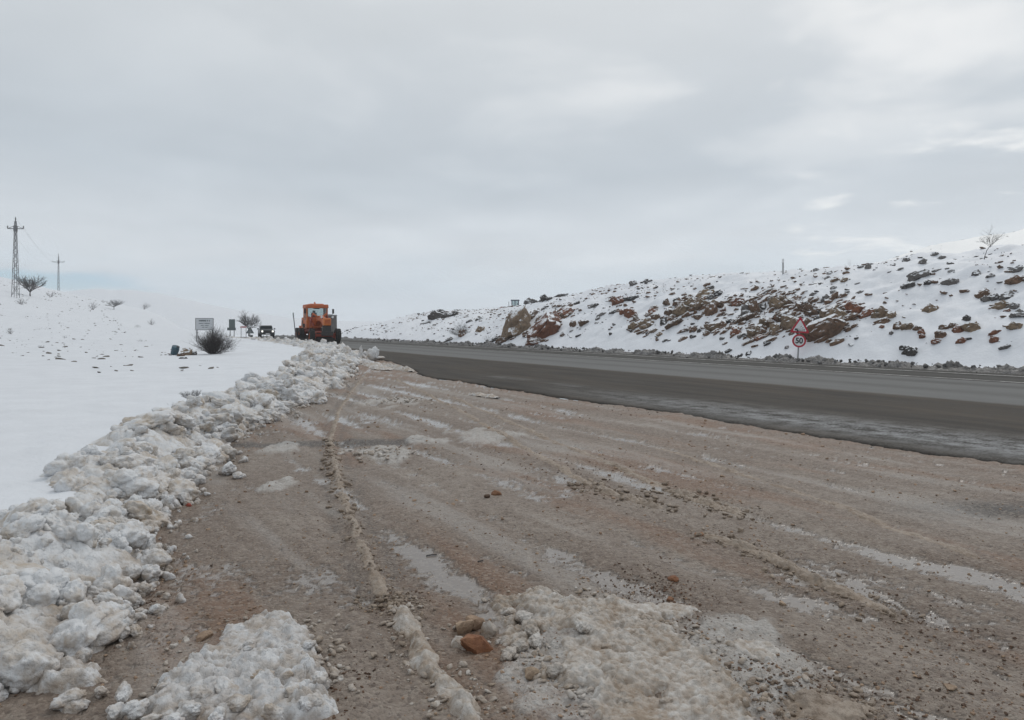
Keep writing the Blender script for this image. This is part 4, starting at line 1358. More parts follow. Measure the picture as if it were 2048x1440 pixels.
# broken fragments and ledges around the bigger rocks
pv, pf, nb2 = [], [], 0
rgf = np.random.default_rng(77)
FRAG = [rock_shape(3, 1200 + k, 8, 1.4) for k in range(8)]
for (a, b, w, h, c) in RK:
    if w * h < 260 or c == 'd' or b < 575 or a > 1720:
        continue
    for _ in range(int(5 + min(11, w * h / 85))):
        q, tt = on_terrain(a + rgf.normal(0, w * .62), b + rgf.normal(0, h * .62), 22, 110, 500)
        if to_ls(q[0], q[1])[0] < FOOT + .5:
            continue
        r = (w * h) ** .5 * tt / FPX * rgf.uniform(.09, .30)
        p, f = FRAG[rgf.integers(8)]
        ax = Matrix.Rotation(math.radians(-30 + rgf.normal(0, 12)), 3, 'Y')
        w_ = (p * r * np.array([1.7, 1.1, .8])) @ np.array(ax).T @ np.array(Matrix.Rotation(rgf.normal(-.4, .4), 3, 'Z')).T + q + np.array([0, 0, r * .15])
        pv.append(w_)
        pf.append(f + nb2)
        nb2 += len(w_)
tag(link('rock_fragments', np_mesh('rock_fragments', np.concatenate(pv), np.concatenate(pf), smooth=False), M['rock_b']), 'broken brown rock fragments around the outcrops of the rocky slope', 'rock fragments', kind='stuff')

# low stones and dead tufts too small and many to count
def speckle(name, n_, region, r0, r1, mat, label, seed, clump=.0, flat=.6):
    rg = np.random.default_rng(seed)
    (l0, l1), (s0, s1) = region
    l, s = rg.uniform(l0, l1, n_), rg.uniform(s0, s1, n_)
    x, y = to_xy(l, s)
    ok = (fbm2(l * .22, s * .16, 3, seed) + rg.normal(0, .2, n_) > clump) & (y > 14)
    x, y = x[ok], y[ok]
    z = terrain(x, y)
    pv, pf, nb = [], [], 0
    for i in range(len(x)):
        r = r0 * (r1 / r0) ** (rg.random() ** 2)
        p, f = PEB[i % 8] if r > .1 else PEB[8 + i % 6]
        pv.append((p * r * np.array([1.5, 1, flat])) @ rotm(rg, .35).T + np.array([x[i], y[i], z[i] + r * flat * .25]))
        pf.append(f + nb)
        nb += len(p)
    tag(link(name, np_mesh(name, np.concatenate(pv), np.concatenate(pf), smooth=False), M[mat]), label, 'stones' if 'stone' in name else 'stubble', kind='stuff')


speckle('loose_stones', 3600, ((FOOT + 1.6, 36), (8, 90)), .03, .15, 'rock_b', 'scattered small brown stones in the snow of the hillside', 51, .12)
speckle('dark_stones', 7000, ((FOOT + .8, 46), (2, 105)), .022, .13, 'rock_d', 'scattered tiny dark stones in the snow of the hillside', 52, .05)
speckle('crest_stones', 500, ((40, 62), (40, 120)), .08, .3, 'rock_g', 'small grey stones along the snowy crest', 53, .1)
speckle('hill_stubble', 7000, ((-75, 4), (22, 190)), .03, .15, 'stub', 'dry stubble and stones showing through the snow of the left hill', 54, -.02, .35)
speckle('far_hill_stubble', 1600, ((80, 190), (-60, 110)), .10, .42, 'stub', 'sparse stubble on the bright hill behind the rock slope', 55, .0, .35)


# ------------------------------------------------------------------ bare shrubs and trees
def branches(seed, base, height, spread, stems, levels, r0, twiggy=3, droop=0.0, trunk_h=0.0, lean=(0, 0), sway=.35):
    rg = random.Random(seed)
    trunk, crown = MB(), MB()

    def grow(p, d, ln, r, lev, mb):
        n = 3 if lev > 1 else 2
        for k in range(n):
            d2 = (d + Vector((rg.uniform(-1, 1), rg.uniform(-1, 1), rg.uniform(-.6, .8) - droop)) * sway * .5).normalized()
            p2 = p + d2 * ln / n
            mb.tube(p, p2, r * (1 - .22 * k), r * (1 - .22 * (k + 1)), 4 if lev > 1 else 3, cap=False)
            if lev > 0:
                for _ in range(twiggy if k else max(1, twiggy - 1)):
                    s_ = (d2 + Vector((rg.uniform(-1, 1), rg.uniform(-1, 1), rg.uniform(-.35, .8)))).normalized()
                    grow(p2, s_, ln * rg.uniform(.42, .66), r * .52, lev - 1, crown)
            p, d = p2, d2
    b = Vector(base)
    if trunk_h > 0:
        p = b - Vector((0, 0, .15))
        n = 5
        for k in range(n):
            p2 = b + Vector((lean[0] * ((k + 1) / n) ** 1.5, lean[1] * (k + 1) / n, trunk_h * (k + 1) / n)) + Vector((rg.uniform(-.03, .03), rg.uniform(-.03, .03), 0)) * trunk_h
            trunk.tube(p, p2, r0 * (1.5 - .12 * k), r0 * (1.38 - .12 * k), 7, cap=False)
            p = p2
        for k in range(stems):
            a = 2 * math.pi * (k + rg.random() * .6) / stems
            d = Vector((math.cos(a) * spread, math.sin(a) * spread, rg.uniform(.5, 1.2))).normalized()
            grow(p - Vector((0, 0, trunk_h * .18 * rg.random())), d, height * rg.uniform(.75, 1.1), r0 * .75, levels, crown)
    else:
        for k in range(stems):
            a = rg.uniform(0, 6.283)
            d = Vector((math.cos(a) * spread * rg.random(), math.sin(a) * spread * rg.random(), rg.uniform(.35, 1.0))).normalized()
            grow(b + Vector((math.cos(a), math.sin(a), 0)) * spread * .12 * rg.random() - Vector((0, 0, .05)), d, height * rg.uniform(.6, 1.05), r0, levels, trunk if k < stems // 3 else crown)
    return trunk, crown


def plant(name, label, px, py, hpx, seed, mat='twig', tree=False, y0=12, y1=300, group=None, at=None, **kw):
    q, t = on_terrain(px, py, y0, y1)
    if at is not None:
        q, t = np.array(at), at[1]
    H = hpx * t / FPX
    e = thing(name, label, 'tree' if tree else 'shrub', tuple(q), 0, group)
    tr, crn = branches(seed, (0, 0, 0), kw.pop('hk', .62) * H, kw.pop('spread', .9), kw.pop('stems', 6), kw.pop('levels', 2), kw.pop('r', .012) * H, trunk_h=kw.pop('trunk', 0) * H, lean=[a * H for a in kw.pop('lean', (0, 0))], **kw)
    tr.build('trunk' if tree else 'stems', M[mat], e)
    crn.build('crown' if tree else 'twigs', M[mat], e)
    return e


plant('bush', 'dense dark leafless bush on the snow field in front of the white board', 427, 717, 63, 1, at=(-13.35, 33.6, .20), stems=90, levels=2, twiggy=3, spread=.85, r=.007, hk=.56, sway=.6)
plant('bare_tree', 'dark bare tree right of the lattice mast on the left hill', 60, 592, 44, 2, tree=True, stems=11, levels=2, twiggy=4, trunk=.20, spread=.8, r=.02, hk=.52)
plant('bare_tree', 'small round-headed bare tree on the left hill slope', 228, 619, 24, 3, mat='twigpale', tree=True, stems=9, levels=2, twiggy=4, trunk=.22, spread=1.2, r=.022, hk=.5)
plant('bare_tree', 'wide pale bare tree above the white notice board', 384, 638, 32, 4, mat='twigpale', tree=True, stems=10, levels=2, twiggy=4, trunk=.3, spread=1.1, r=.020, hk=.46)
plant('bare_tree', 'fan-shaped bare tree behind the roadside signs', 498, 659, 44, 5, mat='twig', tree=True, at=(-38.6, 110, .15), stems=9, levels=2, twiggy=4, trunk=.28, spread=.75, r=.02, hk=.5)
plant('bare_tree', 'lone thin bare sapling leaning on the crest of the rocky slope', 1968, 519, 62, 6, tree=True, y0=20, y1=60, stems=7, levels=2, twiggy=3, trunk=.46, spread=.95, r=.008, hk=.36, lean=(.22, 0))
plant('bush', 'frosty leafless bush at the foot of the slope beside a rock', 921, 672, 30, 7, mat='twigpale', y0=30, y1=120, stems=26, levels=2, twiggy=3, spread=1.3, r=.008, hk=.62)
plant('bush', 'small thin shrub left of the tall tan-grey boulder', 978, 688, 20, 8, mat='twigpale', y0=30, y1=120, stems=12, levels=1, twiggy=3, spread=.8, r=.01, hk=.8)
plant('bush', 'twiggy shrub just right of the lattice mast foot', 44, 609, 14, 9, stems=14, levels=1, twiggy=4, spread=1.2, r=.015, hk=.75)
for k, (a, b, h) in enumerate(((102, 594, 12), (186, 619, 15), (288, 617, 14), (303, 650, 12), (207, 605, 6), (283, 683, 7), (22, 668, 12), (83, 695, 8), (130, 676, 6), (357, 630, 12), (275, 655, 7))):
    plant('bush', 'small bare shrub dotted over the snow of the left hill', a, b, h, 20 + k, mat='twigpale' if k % 3 else 'twig', stems=13, levels=1, twiggy=4, spread=1.0, r=.014, hk=.75, group='small shrubs on the left hill')
for k, (a, b, h) in enumerate(((775, 681, 12), (1328, 586, 15), (1700, 527, 14), (735, 680, 5))):
    plant('bush', 'thin dry stalks sticking out of the snow right of the road', a, b, h, 40 + k, mat='twigpale', y0=25, y1=160, stems=6, levels=1, twiggy=2, spread=.6, r=.008, hk=.9, group='dry stalks right of the road')


# ------------------------------------------------------------------ lattice masts and wires
def mast(px, top_py, Y, label, width=.95, k_=1.0):
    x = (px - 1024) / FPX * Y
    z0 = float(terrain(np.array([x]), np.array([Y]))[0])
    H = CAMH + (HORIZ - top_py) * Y / FPX - z0
    e = thing('lattice_mast', label, 'power mast', (x, Y, z0), .12, 'power masts on the left hill')

    def hw(z):
        return width * (.5 - .40 * min(1, z / H))
    for sx in (-1, 1):
        for sy in (-1, 1):
            m = MB()
            m.beam((sx * hw(0), sy * hw(0), -.5), (sx * hw(H * .95), sy * hw(H * .95), H * .95), .055 * k_, .055 * k_)
            m.build('leg', M['lattice'], e)
    br = MB()
    z, k = .2, 0
    while z < H * .93:
        st = max(.45, 1.35 * hw(z) * 2 / width * .8)
        z2 = min(z + st, H * .94)
        a, b = hw(z), hw(z2)
        for f in range(4):
            c0 = [(-1, -1), (1, -1), (1, 1), (-1, 1)][f]
            c1 = [(1, -1), (1, 1), (-1, 1), (-1, -1)][f]
            if (k + f) % 2:
                c0, c1 = c1, c0
            br.beam((c0[0] * a, c0[1] * a, z), (c1[0] * b, c1[1] * b, z2), .034 * k_, .034 * k_)
            br.beam((c0[0] * b, c0[1] * b, z2), (c1[0] * b, c1[1] * b, z2), .03 * k_, .03 * k_)
        z, k = z2, k + 1
    br.build('bracing', M['lattice'], e)
    za = H * .855
    ca = MB()
    L = H * .092
    ca.beam((-L, 0, za), (L, 0, za), .11, .11).beam((-L, 0, za), (0, 0, za + .5), .06, .06).beam((L, 0, za), (0, 0, za + .5), .06, .06)
    ca.box((0, 0, za), (.42, .42, .85))
    ca.build('crossarm', M['lattice'], e)
    pts = []
    for sx in (-1, 1):
        m = MB()
        m.tube((sx * L, 0, za), (sx * L, 0, za + .42), .05, .05, 8)
        for q in range(3):
            m.tube((sx * L, 0, za + .14 + q * .1), (sx * L, 0, za + .19 + q * .1), .10, .07, 10)
        m.build('insulator', M['darksteel'], e)
        pts.append(Vector((x + sx * L, Y, z0 + za + .42)))
    m = MB()
    m.tube((0, 0, H * .94), (0, 0, H), .06, .05, 8)
    for q in range(3):
        m.tube((0, 0, H * .965 + q * .1), (0, 0, H * .965 + .05 + q * .1), .11, .07, 10)
    m.build('top_insulator', M['darksteel'], e)
    pts.append(Vector((x, Y, z0 + H)))
    return pts


pa = mast(31, 434, 112, 'tall grey lattice power mast low on the left hill', .78)
pb = mast(117, 507, 238, 'smaller far lattice power mast showing over the left hill crest', .75, .8)
for k, (a, b) in enumerate(zip(pa, pb)):
    m = MB()
    prev = a
    for i in range(1, 25):
        t = i / 24
        p = a.lerp(b, t) - Vector((0, 0, 2.6 * 4 * t * (1 - t)))
        m.tube(prev, p, .008, .008, 4, cap=False)
        prev = p
    tag(m.build('power_line', M['darksteel']), 'thin wire sagging between the two lattice masts', 'wire', 'wires between the lattice masts')


# ------------------------------------------------------------------ signs
def text_mesh(txt, size, off=.0):
    cu = bpy.data.curves.new('lettering', 'FONT')
    cu.body = txt
    cu.size = size
    cu.align_x = 'CENTER'
    cu.align_y = 'CENTER'
    cu.offset = off
    cu.extrude = .0015
    ob = bpy.data.objects.new('lettering_source', cu)
    COL.objects.link(ob)
    dg = bpy.context.evaluated_depsgraph_get()
    me = bpy.data.meshes.new_from_object(ob.evaluated_get(dg))
    bpy.data.objects.remove(ob)
    return me


def rtri(side, r, n=6):
    h = side * math.sqrt(3) / 2
    P = [(-side / 2, -h / 3), (side / 2, -h / 3), (0, 2 * h / 3)]
    out = []
    for i, a0 in enumerate((210, 330, 90)):
        cx_, cz_ = P[i]
        L = math.hypot(cx_, cz_)
        k = 1 - 2 * r / L
        for j in range(n + 1):
            t = math.radians(a0 - 60 + 120 * j / n)
            out.append((cx_ * k + r * math.cos(t), cz_ * k + r * math.sin(t)))
    return out


def speed_sign():
    # foot at the slope foot behind the berm, faces the traffic and the lay-by
    t = 31.3
    x0, y0 = (1596 - 1024) / FPX * t, t
    z0 = .08
    e = thing('road_sign', 'red-bordered loose-chippings triangle over a round 50 speed limit sign on one leaning post', 'road sign', (x0, y0, z0), math.radians(-8))
    e.rotation_euler = (0, math.radians(3.2), math.radians(-10))
    zc50 = CAMH + (HORIZ - 681.5) * t / FPX - z0
    ztri = CAMH + (HORIZ - 654.5) * t / FPX - z0
    m = MB()
    m.tube((0, .05, -.4), (0, .05, ztri + .36), .032, .032, 12)
    m.build('post', M['steel'], e, smooth='auto')
    # triangle
    side = .80
    tri = MB().prism([(a, b + ztri) for a, b in rtri(side, .045)], 'y', -.004, .012).build('triangle_plate', M['signred'], e)
    MB().prism([(a, b + ztri) for a, b in rtri(side * .70, .03)], 'y', -.0075, -.0045).build('white_field', M['signwhite'], tri)
    k = side * 1.0
    # a car's rear corner with wheel, throwing chippings to the right
    car_ = MB()
    car_.box((-.17 * k, -.010, ztri - .145 * k), (.16 * k, .003, .05 * k)).box((-.19 * k, -.010, ztri - .095 * k), (.10 * k, .003, .055 * k))
    car_.box((-.10 * k, -.010, ztri - .13 * k), (.03 * k, .003, .14 * k))
    car_.tube((-.105 * k, -.008, ztri - .19 * k), (-.105 * k, -.012, ztri - .19 * k), .045 * k, .045 * k, 16)
    car_.build('car_symbol', M['signblack'], tri)
    for dx, dz in ((.30, .02), (.28, .09), (.21, .17), (.12, .24), (.22, .055)):
        mm = MB()
        mm.beam((-.06 * k, -.010, ztri - .19 * k), ((-.06 + dx) * k, -.010, ztri + (-.19 + dz) * k), .008, .003)
        mm.tube(((-.06 + dx) * k, -.008, ztri + (-.19 + dz) * k), ((-.06 + dx) * k, -.012, ztri + (-.19 + dz) * k), .022 * k, .022 * k, 10)
        mm.build('chipping_symbol', M['signblack'], tri)
    # disc
    dsc = MB()
    dsc.lathe([(0, 0), (0, .278), (.014, .278), (.014, 0)], 'y', (0, -.004, zc50), 40)
    d = dsc.build('round_plate', M['signred'], e)
    MB().lathe([(0, 0), (0, .205), (.003, .205), (.003, 0)], 'y', (0, -.0075, zc50), 40).build('white_disc', M['signwhite'], d)
    me = text_mesh('50', .325, .010)
    me.materials.clear()
    n = link('number', me, M['signblack'], d)
    n.rotation_euler = (math.radians(90), 0, 0)
    n.scale = (.92, 1.0, 1)
    n.location = (0, -.0105, zc50 - .005)
    return e


speed_sign()
mm = MB()
q, t = on_terrain(1566, 548, 20, 70)
e = thing('marker_post', 'short pale marker post standing on the crest of the rocky slope', 'marker post', tuple(q))
H = 30 * t / FPX
MB().box((0, 0, H / 2 - .1), (.075, .06, H + .2)).build('post', M['steel'], e)
MB().box((0, -.002, H - .10), (.10, .07, .22)).build('cap', M['signwhite'], e)

# leaning snow pole by the grader
Y0 = 50.0
x0 = (590.5 - 1024) / FPX * Y0
zt_ = CAMH + (HORIZ - 626) * Y0 / FPX
e = thing('snow_pole', 'thin grey snow pole leaning in the bank beside the orange grader', 'snow pole', (x0, Y0, .1))
MB().tube((.12, 0, -.1), (-.14, 0, zt_ - .1), .030, .030, 10).build('pole', M['lattice'], e)
MB().tube((-.118, 0, zt_ - .35), (-.142, 0, zt_ - .08), .036, .036, 10).build('reflective_sleeve', M['boardgreen'], e)


def at_depth(px, py, Y):
    return Vector(((px - 1024) / FPX * Y, Y, CAMH + (HORIZ - py) * Y / FPX))


def gnd(x, y):
    return float(terrain(np.array([x]), np.array([y]))[0])


# white notice board behind the bush; its lettering is only grey smudges from here
Y0 = 55.0
c = at_depth(409, 648.2, Y0)
W, Hh = 34.5 * Y0 / FPX, 22.5 * Y0 / FPX
g0 = gnd(c.x, c.y)
e = thing('notice_board', 'white notice board with rows of dark lettering rising behind the dark bush', 'notice board', (c.x, c.y, g0))
zc_ = c.z - g0
MB().box((0, 0, zc_), (W, .04, Hh)).build('panel', M['boardwhite'], e, bevel=.006)
fr = MB()
fr.box((0, -.005, zc_ + Hh / 2 + .015), (W + .06, .06, .03)).box((0, -.005, zc_ - Hh / 2 - .015), (W + .06, .06, .03))
fr.box((-W / 2 - .015, -.005, zc_), (.03, .058, Hh)).box((W / 2 + .015, -.005, zc_), (.03, .058, Hh)).build('frame', M['lattice'], e)
for sx in (-1, 1):
    MB().box((sx * W * .46, .05, (zc_ + Hh / 2) / 2 - .2), (.06, .05, zc_ + Hh / 2 + .4)).build('post', M['lattice'], e)
rows = [(.30, .12, [.045, .040, .050, .05, .04, .05, .045, .05, None, .02, .05, None, .05]), (.06, .06, [.04] * 6 + [None] + [.04] * 7), (-.12, .05, [None, .04, .04, .04, .04, None, .04, .04, .04, .04, .04]), (-.28, .05, [None, .04, .04, .04, None, .04, .04, .04])]
rr = random.Random(4)
for zo, hh, ws in rows:
    tot = sum((w or .04) + .018 for w in ws)
    xk = -tot / 2
    m = MB()
    for w in ws:
        if w:
            m.box((xk + w * .68, -.0225, zc_ + zo * Hh + rr.uniform(-.004, .004)), (w * 1.15, .004, hh * rr.uniform(.75, 1.05)))
        xk += (w or .04) + .018
    m.build('lettering_row', M['boardtext'], e)

# grey-green direction board with a plate under it (seen from behind)
Y0 = 88.0
c = at_depth(464, 647, Y0)
g0 = gnd(c.x, c.y)
e = thing('direction_sign', 'upright grey-green road sign with a wider dark plate under it', 'road sign', (c.x, c.y, g0))
u = Y0 / FPX
MB().box((0, 0, c.z - g0), (12.2 * u, .05, 17 * u)).build('panel', M['boardgreen'], e)
MB().box((-1.0 * u, .01, c.z - g0 - 11.0 * u), (17 * u, .06, 5.4 * u)).build('lower_plate', M['signback'], e)
for sx in (-1, 1):
    MB().box((sx * 4.0 * u, .06, (c.z - g0) / 2 - .1), (.07, .05, (c.z - g0) + .2)).build('post', M['lattice'], e)

# small red and white chevron board
Y0 = 92.0
c = at_depth(487, 654, Y0)
g0 = gnd(c.x, c.y)
u = Y0 / FPX
e = thing('barrier_board', 'low red-and-white barrier board on two thin posts near the bare fan-shaped tree', 'barrier board', (c.x, c.y, g0))
b_ = MB().box((0, 0, c.z - g0), (12.5 * u, .04, 3.6 * u)).build('panel', M['signwhite'], e)
for k in range(5):
    MB().box(((-5 + k * 2.5) * u, -.023, c.z - g0), (1.35 * u, .004, 3.5 * u), rot=(0, .35, 0)).build('red_stripe', M['signred'], b_)
for sx in (-1, 1):
    MB().box((sx * 5 * u, .04, (c.z - g0) / 2 - .1), (.05, .05, c.z - g0 + .2)).build('post', M['lattice'], e)

# triangular sign seen from behind
Y0 = 80.0
u = Y0 / FPX
c = at_depth(500, 662, Y0)
g0 = gnd(c.x, c.y) - .1
e = thing('road_sign', 'dark back of a triangular road sign over a small plate at the roadside', 'road sign', (c.x, c.y, g0))
MB().prism([(a, b + c.z - g0) for a, b in rtri(16.5 * u, .03)], 'y', -.01, .006).build('triangle_plate', M['signback'], e)
MB().box((.12, 0, c.z - g0 - 11.0 * u), (7.5 * u, .02, 6.0 * u)).build('lower_plate', M['signback'], e)
MB().tube((.02, -.045, -.3), (.02, -.045, c.z - g0 + 5 * u), .035, .035, 10).build('post', M['steel'], e)
MB().box((.02, -.02, c.z - g0 - 2 * u), (9 * u, .03, .05)).build('bracket', M['steel'], e)

# teal drum and the earth-stained heap beside the bush
q, t = on_terrain(350, 710, 12, 100)
e = thing('drum', 'dark teal drum tipped in the snow left of the dark bush', 'drum', tuple(q))
R_, L_ = .16, .44
dm = MB()
prof = [(-L_ / 2, 0), (-L_ / 2, R_), (-L_ / 6 - .01, R_), (-L_ / 6, R_ + .014), (-L_ / 6 + .01, R_), (L_ / 6 - .01, R_), (L_ / 6, R_ + .014), (L_ / 6 + .01, R_), (L_ / 2, R_), (L_ / 2, 0)]
dm.lathe(prof, 'z', (0, 0, 0), 24)
o = dm.build('shell', M['teal'], e, smooth='auto')
o.location = (0, 0, .17)
o.rotation_euler = (.25, .3, 0)
o = MB().lathe([(0, .05), (.03, .05), (.03, 0)], 'z', (.05, 0, L_ / 2 - .004), 12).build('bung', M['darksteel'], e)
o.parent = e
o.location = (.06, -.05, .165)
o.rotation_euler = (.25, .3, 0)
for (a, b, w, h, mt, lb) in ((372, 704, 27, 16, 'rock_t', 'orange-tan boulder capped with snow between the drum and the bush'), (362, 708, 15, 11, 'rock_b', 'smaller brown stone against the teal drum'),
                             (384, 706, 20, 10, 'rock_g', 'grey snow-capped stone at the edge of the dark bush'), (366, 716, 16, 4, 'rock_d', 'low dark slab in the snow before the orange-tan boulder'),
                             (340, 709, 7, 3, 'rock_d', 'small dark stone in the snow left of the teal drum')):
    q, t = on_terrain(a, b + h * .4, 12, 100)
    o = link('boulder', ROCKME[(mt, random.randrange(16))])
    o.scale = (w * t / FPX / 2 * 1.15, h * t / FPX / 2 * 1.2, h * t / FPX / 2 * 1.35)
    o.location = (q[0], q[1], q[2] + o.scale[2] * .35)
    tag(o, lb, 'boulder')


# ------------------------------------------------------------------ vehicles
def tyre_wheel(parent, c, r, w, rimmat, lugs=18, name='wheel', lean=0.0):
    wh = bpy.data.objects.new(name, None)
    COL.objects.link(wh)
    wh.parent = parent
    wh.location = c
    wh.rotation_euler = (0, lean, 0)
    t = MB()
    rp = [(-w * .38, r * .56), (-w * .5, r * .64), (-w * .5, r * .86), (-w * .40, r * .95), (-w * .2, r * .965), (w * .2, r * .965), (w * .40, r * .95), (w * .5, r * .86), (w * .5, r * .64), (w * .38, r * .56)]
    t.lathe(rp, 'x', (0, 0, 0), 36)
    for k in range(lugs):
        for sx in (-1, 1):
            a = 2 * math.pi * (k + (.5 if sx > 0 else 0)) / lugs
            t.box((sx * w * .24, math.cos(a) * r * .965, math.sin(a) * r * .965), (w * .46, r * .09, r * .075), rot=(a, 0, 0))
    t.build('tyre', M['rubber'], wh, smooth='auto')
    rm = MB()
    rm.lathe([(-w * .36, r * .58), (-w * .36, r * .50), (-w * .10, r * .46), (-w * .06, r * .20), (-w * .22, r * .16), (-w * .24, 0)], 'x', (0, 0, 0), 28)
    rm.lathe([(w * .36, r * .58), (w * .36, r * .50), (w * .10, r * .46), (w * .06, r * .20), (w * .22, r * .16), (w * .24, 0)], 'x', (0, 0, 0), 28)
    for k in range(8):
        a = 2 * math.pi * k / 8
        for sx in (-1, 1):
            rm.tube((sx * w * .06, math.cos(a) * r * .28, math.sin(a) * r * .28), (sx * w * .12, math.cos(a) * r * .28, math.sin(a) * r * .28), r * .03, r * .03, 6)
    rm.build('rim', rimmat, wh, smooth='auto')
    return wh


def grader():
    e = thing('motor_grader', 'orange motor grader with boxy glazed cab and grey wing plate clearing the road', 'grader', (-15.45, 61.8, .05), math.radians(205))
    O, O2, RD, DK, GP, BK = M['orange'], M['orange2'], M['red'], M['darksteel'], M['greyplate'], M['black']
    # front axle and wheels (front is +y)
    for sx in (-1, 1):
        tyre_wheel(e, (sx * 1.06, 0, .62), .62, .42, O, lean=-.06)
        for yy in (-5.25, -6.85):
            tyre_wheel(e, (sx * 1.02, yy, .64), .64, .44, O)
        MB().box((sx * .70, -6.05, .78), (.20, 2.1, .42)).build('tandem_case', RD, e, bevel=.04)
    MB().box((0, 0, .68), (1.75, .22, .22)).box((0, 0, .92), (1.3, .12, .10)).box((.78, 0, .66), (.16, .3, .42)).box((-.78, 0, .66), (.16, .3, .42)).build('front_axle', RD, e, bevel=.02)
    fb = MB()
    fb.box((-.10, .36, 1.10), (.74, .46, .78), top=(.85, 1)).build('front_bolster', DK, e, bevel=.03)
    MB().box((-.10, .66, .82), (.95, .14, .34)).build('push_plate', DK, e, bevel=.02)
    nose = MB()
    nose.box((-.10, .42, 1.79), (.62, .62, .62))
    nose.build('nose_housing', O2, e, bevel=.10, smooth='auto')
    MB().box((-.10, .735, 1.80), (.40, .02, .30)).build('nose_cover', O, e, bevel=.005)
    for sx in (-1, 1):
        hl = MB()
        hl.lathe([(-.06, .05), (0, .085), (.05, .095), (.06, .085), (.06, 0)], 'y', (sx * .45 - .10, .55, 2.18), 18)
        hl.build('work_lamp', M['signwhite'], e, smooth='auto')
        MB().beam((sx * .30 - .1, .45, 2.06), (sx * .45 - .1, .52, 2.14), .04, .04).build('lamp_bracket', DK, e)
    # goose-neck frame
    gn = MB()
    pts = [(0, .25, 1.62), (0, -.5, 1.98), (0, -1.6, 2.12), (0, -2.7, 2.05), (0, -3.5, 1.55), (0, -4.6, 1.25)]
    for a, b in zip(pts[:-1], pts[1:]):
        gn.beam(a, b, .34, .40)
    gn.build('gooseneck_frame', O, e, bevel=.02)
    # drawbar, circle and blade
    db = MB()
    for sx in (-1, 1):
        db.beam((0, .1, .95), (sx * .62, -2.4, .92), .14, .16)
    db.box((0, -2.4, .92), (1.4, .16, .16)).build('drawbar', RD, e, bevel=.015)
    MB().lathe([(-.05, .55), (-.05, .78), (.05, .78), (.05, .55), (-.05, .55)], 'z', (0, -2.2, .78), 40).build('circle', DK, e)
    prof = []
    for k in range(11):
        a = math.radians(-58 + 116 * k / 10)
        prof.append((-.42 * math.cos(a), .36 + .40 * math.sin(a)))
    pr2 = [(y + .05, z) for y, z in reversed(prof)]
    bl = MB().prism([(y + .25, z) for y, z in prof + pr2], 'x', -1.75, 1.75)
    o = bl.build('moldboard', DK, e, smooth='auto')
    o.location = (0, -2.35, 0)
    o.rotation_euler = (0, 0, math.radians(-16))
    ce = MB().box((0, .09, .02), (3.5, .03, .12)).build('cutting_edge', M['steel'], o)
    for sx in (-1, 1):
        MB().tube((sx * .55, -2.0, 2.55), (sx * .75, -2.2, 1.75), .075, .075, 12).tube((sx * .75, -2.2, 1.75), (sx * .86, -2.3, 1.0), .04, .04, 10).build('lift_cylinder', RD, e, smooth='auto')
        MB().beam((sx * .15, -1.9, 2.2), (sx * .6, -2.0, 2.5), .16, .14).build('lift_arm', O, e, bevel=.01)
        MB().beam((sx * .35, -2.9, 1.45), (sx * .72, -3.3, 2.25), .10, .12).build('brace', RD, e)
    # cab
    cb = thing_part('cab', e)
    x1, y0, y1, z0, zs, zt = .92, -3.25, -4.75, 1.30, 2.22, 3.02
    MB().box((0, (y0 + y1) / 2, (z0 + 1.62) / 2), (2 * x1, y0 - y1, 1.62 - z0 + .0)).build('cab_base', O, cb, bevel=.03)
    pn = MB()
    pn.box((0, y0 - .03, 1.92), (2 * x1 - .24, .05, .60)).box((0, y1 + .03, 1.92), (2 * x1 - .24, .05, .60))
    pn.build('cab_panel', O, cb, bevel=.01)
    for sx in (-1, 1):
        for yy in (y0 - .06, y1 + .06):
            MB().box((sx * (x1 - .06), yy, (1.62 + zt) / 2), (.12, .12, zt - 1.62)).build('pillar', O2 if sx > 0 else O, cb, bevel=.02)
        MB().box((sx * (x1 - .05), -4.0, 1.80), (.05, 1.26, .36)).build('door_panel', O, cb)
        MB().box((sx * (x1 - .05), -4.0, 2.50), (.012, 1.26, 1.04)).build('side_window', M['glass'], cb)
        MB().box((sx * (x1 - .04), -4.0, 2.5), (.06, .05, 1.04)).build('door_post', O, cb)
    MB().box((0, y0 - .05, (zs + zt) / 2), (2 * x1 - .24, .012, zt - zs)).build('windscreen', M['glass'], cb)
    MB().box((0, y1 + .05, (zs + zt) / 2), (2 * x1 - .24, .012, zt - zs)).build('rear_window', M['glass'], cb)
    rf = MB()
    rf.box((0, -4.0, 3.16), (2 * x1 + .10, 1.75, .30), top=(.97, .96)).box((0, -3.1, 3.10), (2 * x1 + .02, .16, .22)).box((0, -4.0, 3.345), (1.3, 1.3, .08), top=(.8, .8))
    rf.build('roof', O, cb, bevel=.03)
    MB().lathe([(0, .0), (0, .09), (.03, .09), (.04, .07), (.14, .055), (.17, 0)], 'z', (.12, -3.7, 3.38), 16).build('beacon', M['amber'], cb, smooth='auto')
    st = MB()
    st.box((.05, -4.25, 1.95), (.50, .48, .14)).box((.05, -4.48, 2.32), (.46, .12, .62)).box((.05, -4.48, 2.72), (.24, .10, .18))
    st.build('seat', BK, cb, bevel=.03)
    sw = MB()
    sw.tube((.05, -3.55, 1.62), (.05, -3.75, 2.25), .05, .04, 8).lathe([(-.015, .19), (.015, .19), (.015, .22), (-.015, .22), (-.015, .19)], 'z', (.05, -3.75, 2.27), 20)
    sw.box((.05, -3.50, 1.95), (.5, .2, .5)).build('steering_console', RD, cb)
    MB().box((.05, -3.26, 3.0), (.50, .02, .16)).build('sun_visor', BK, cb)
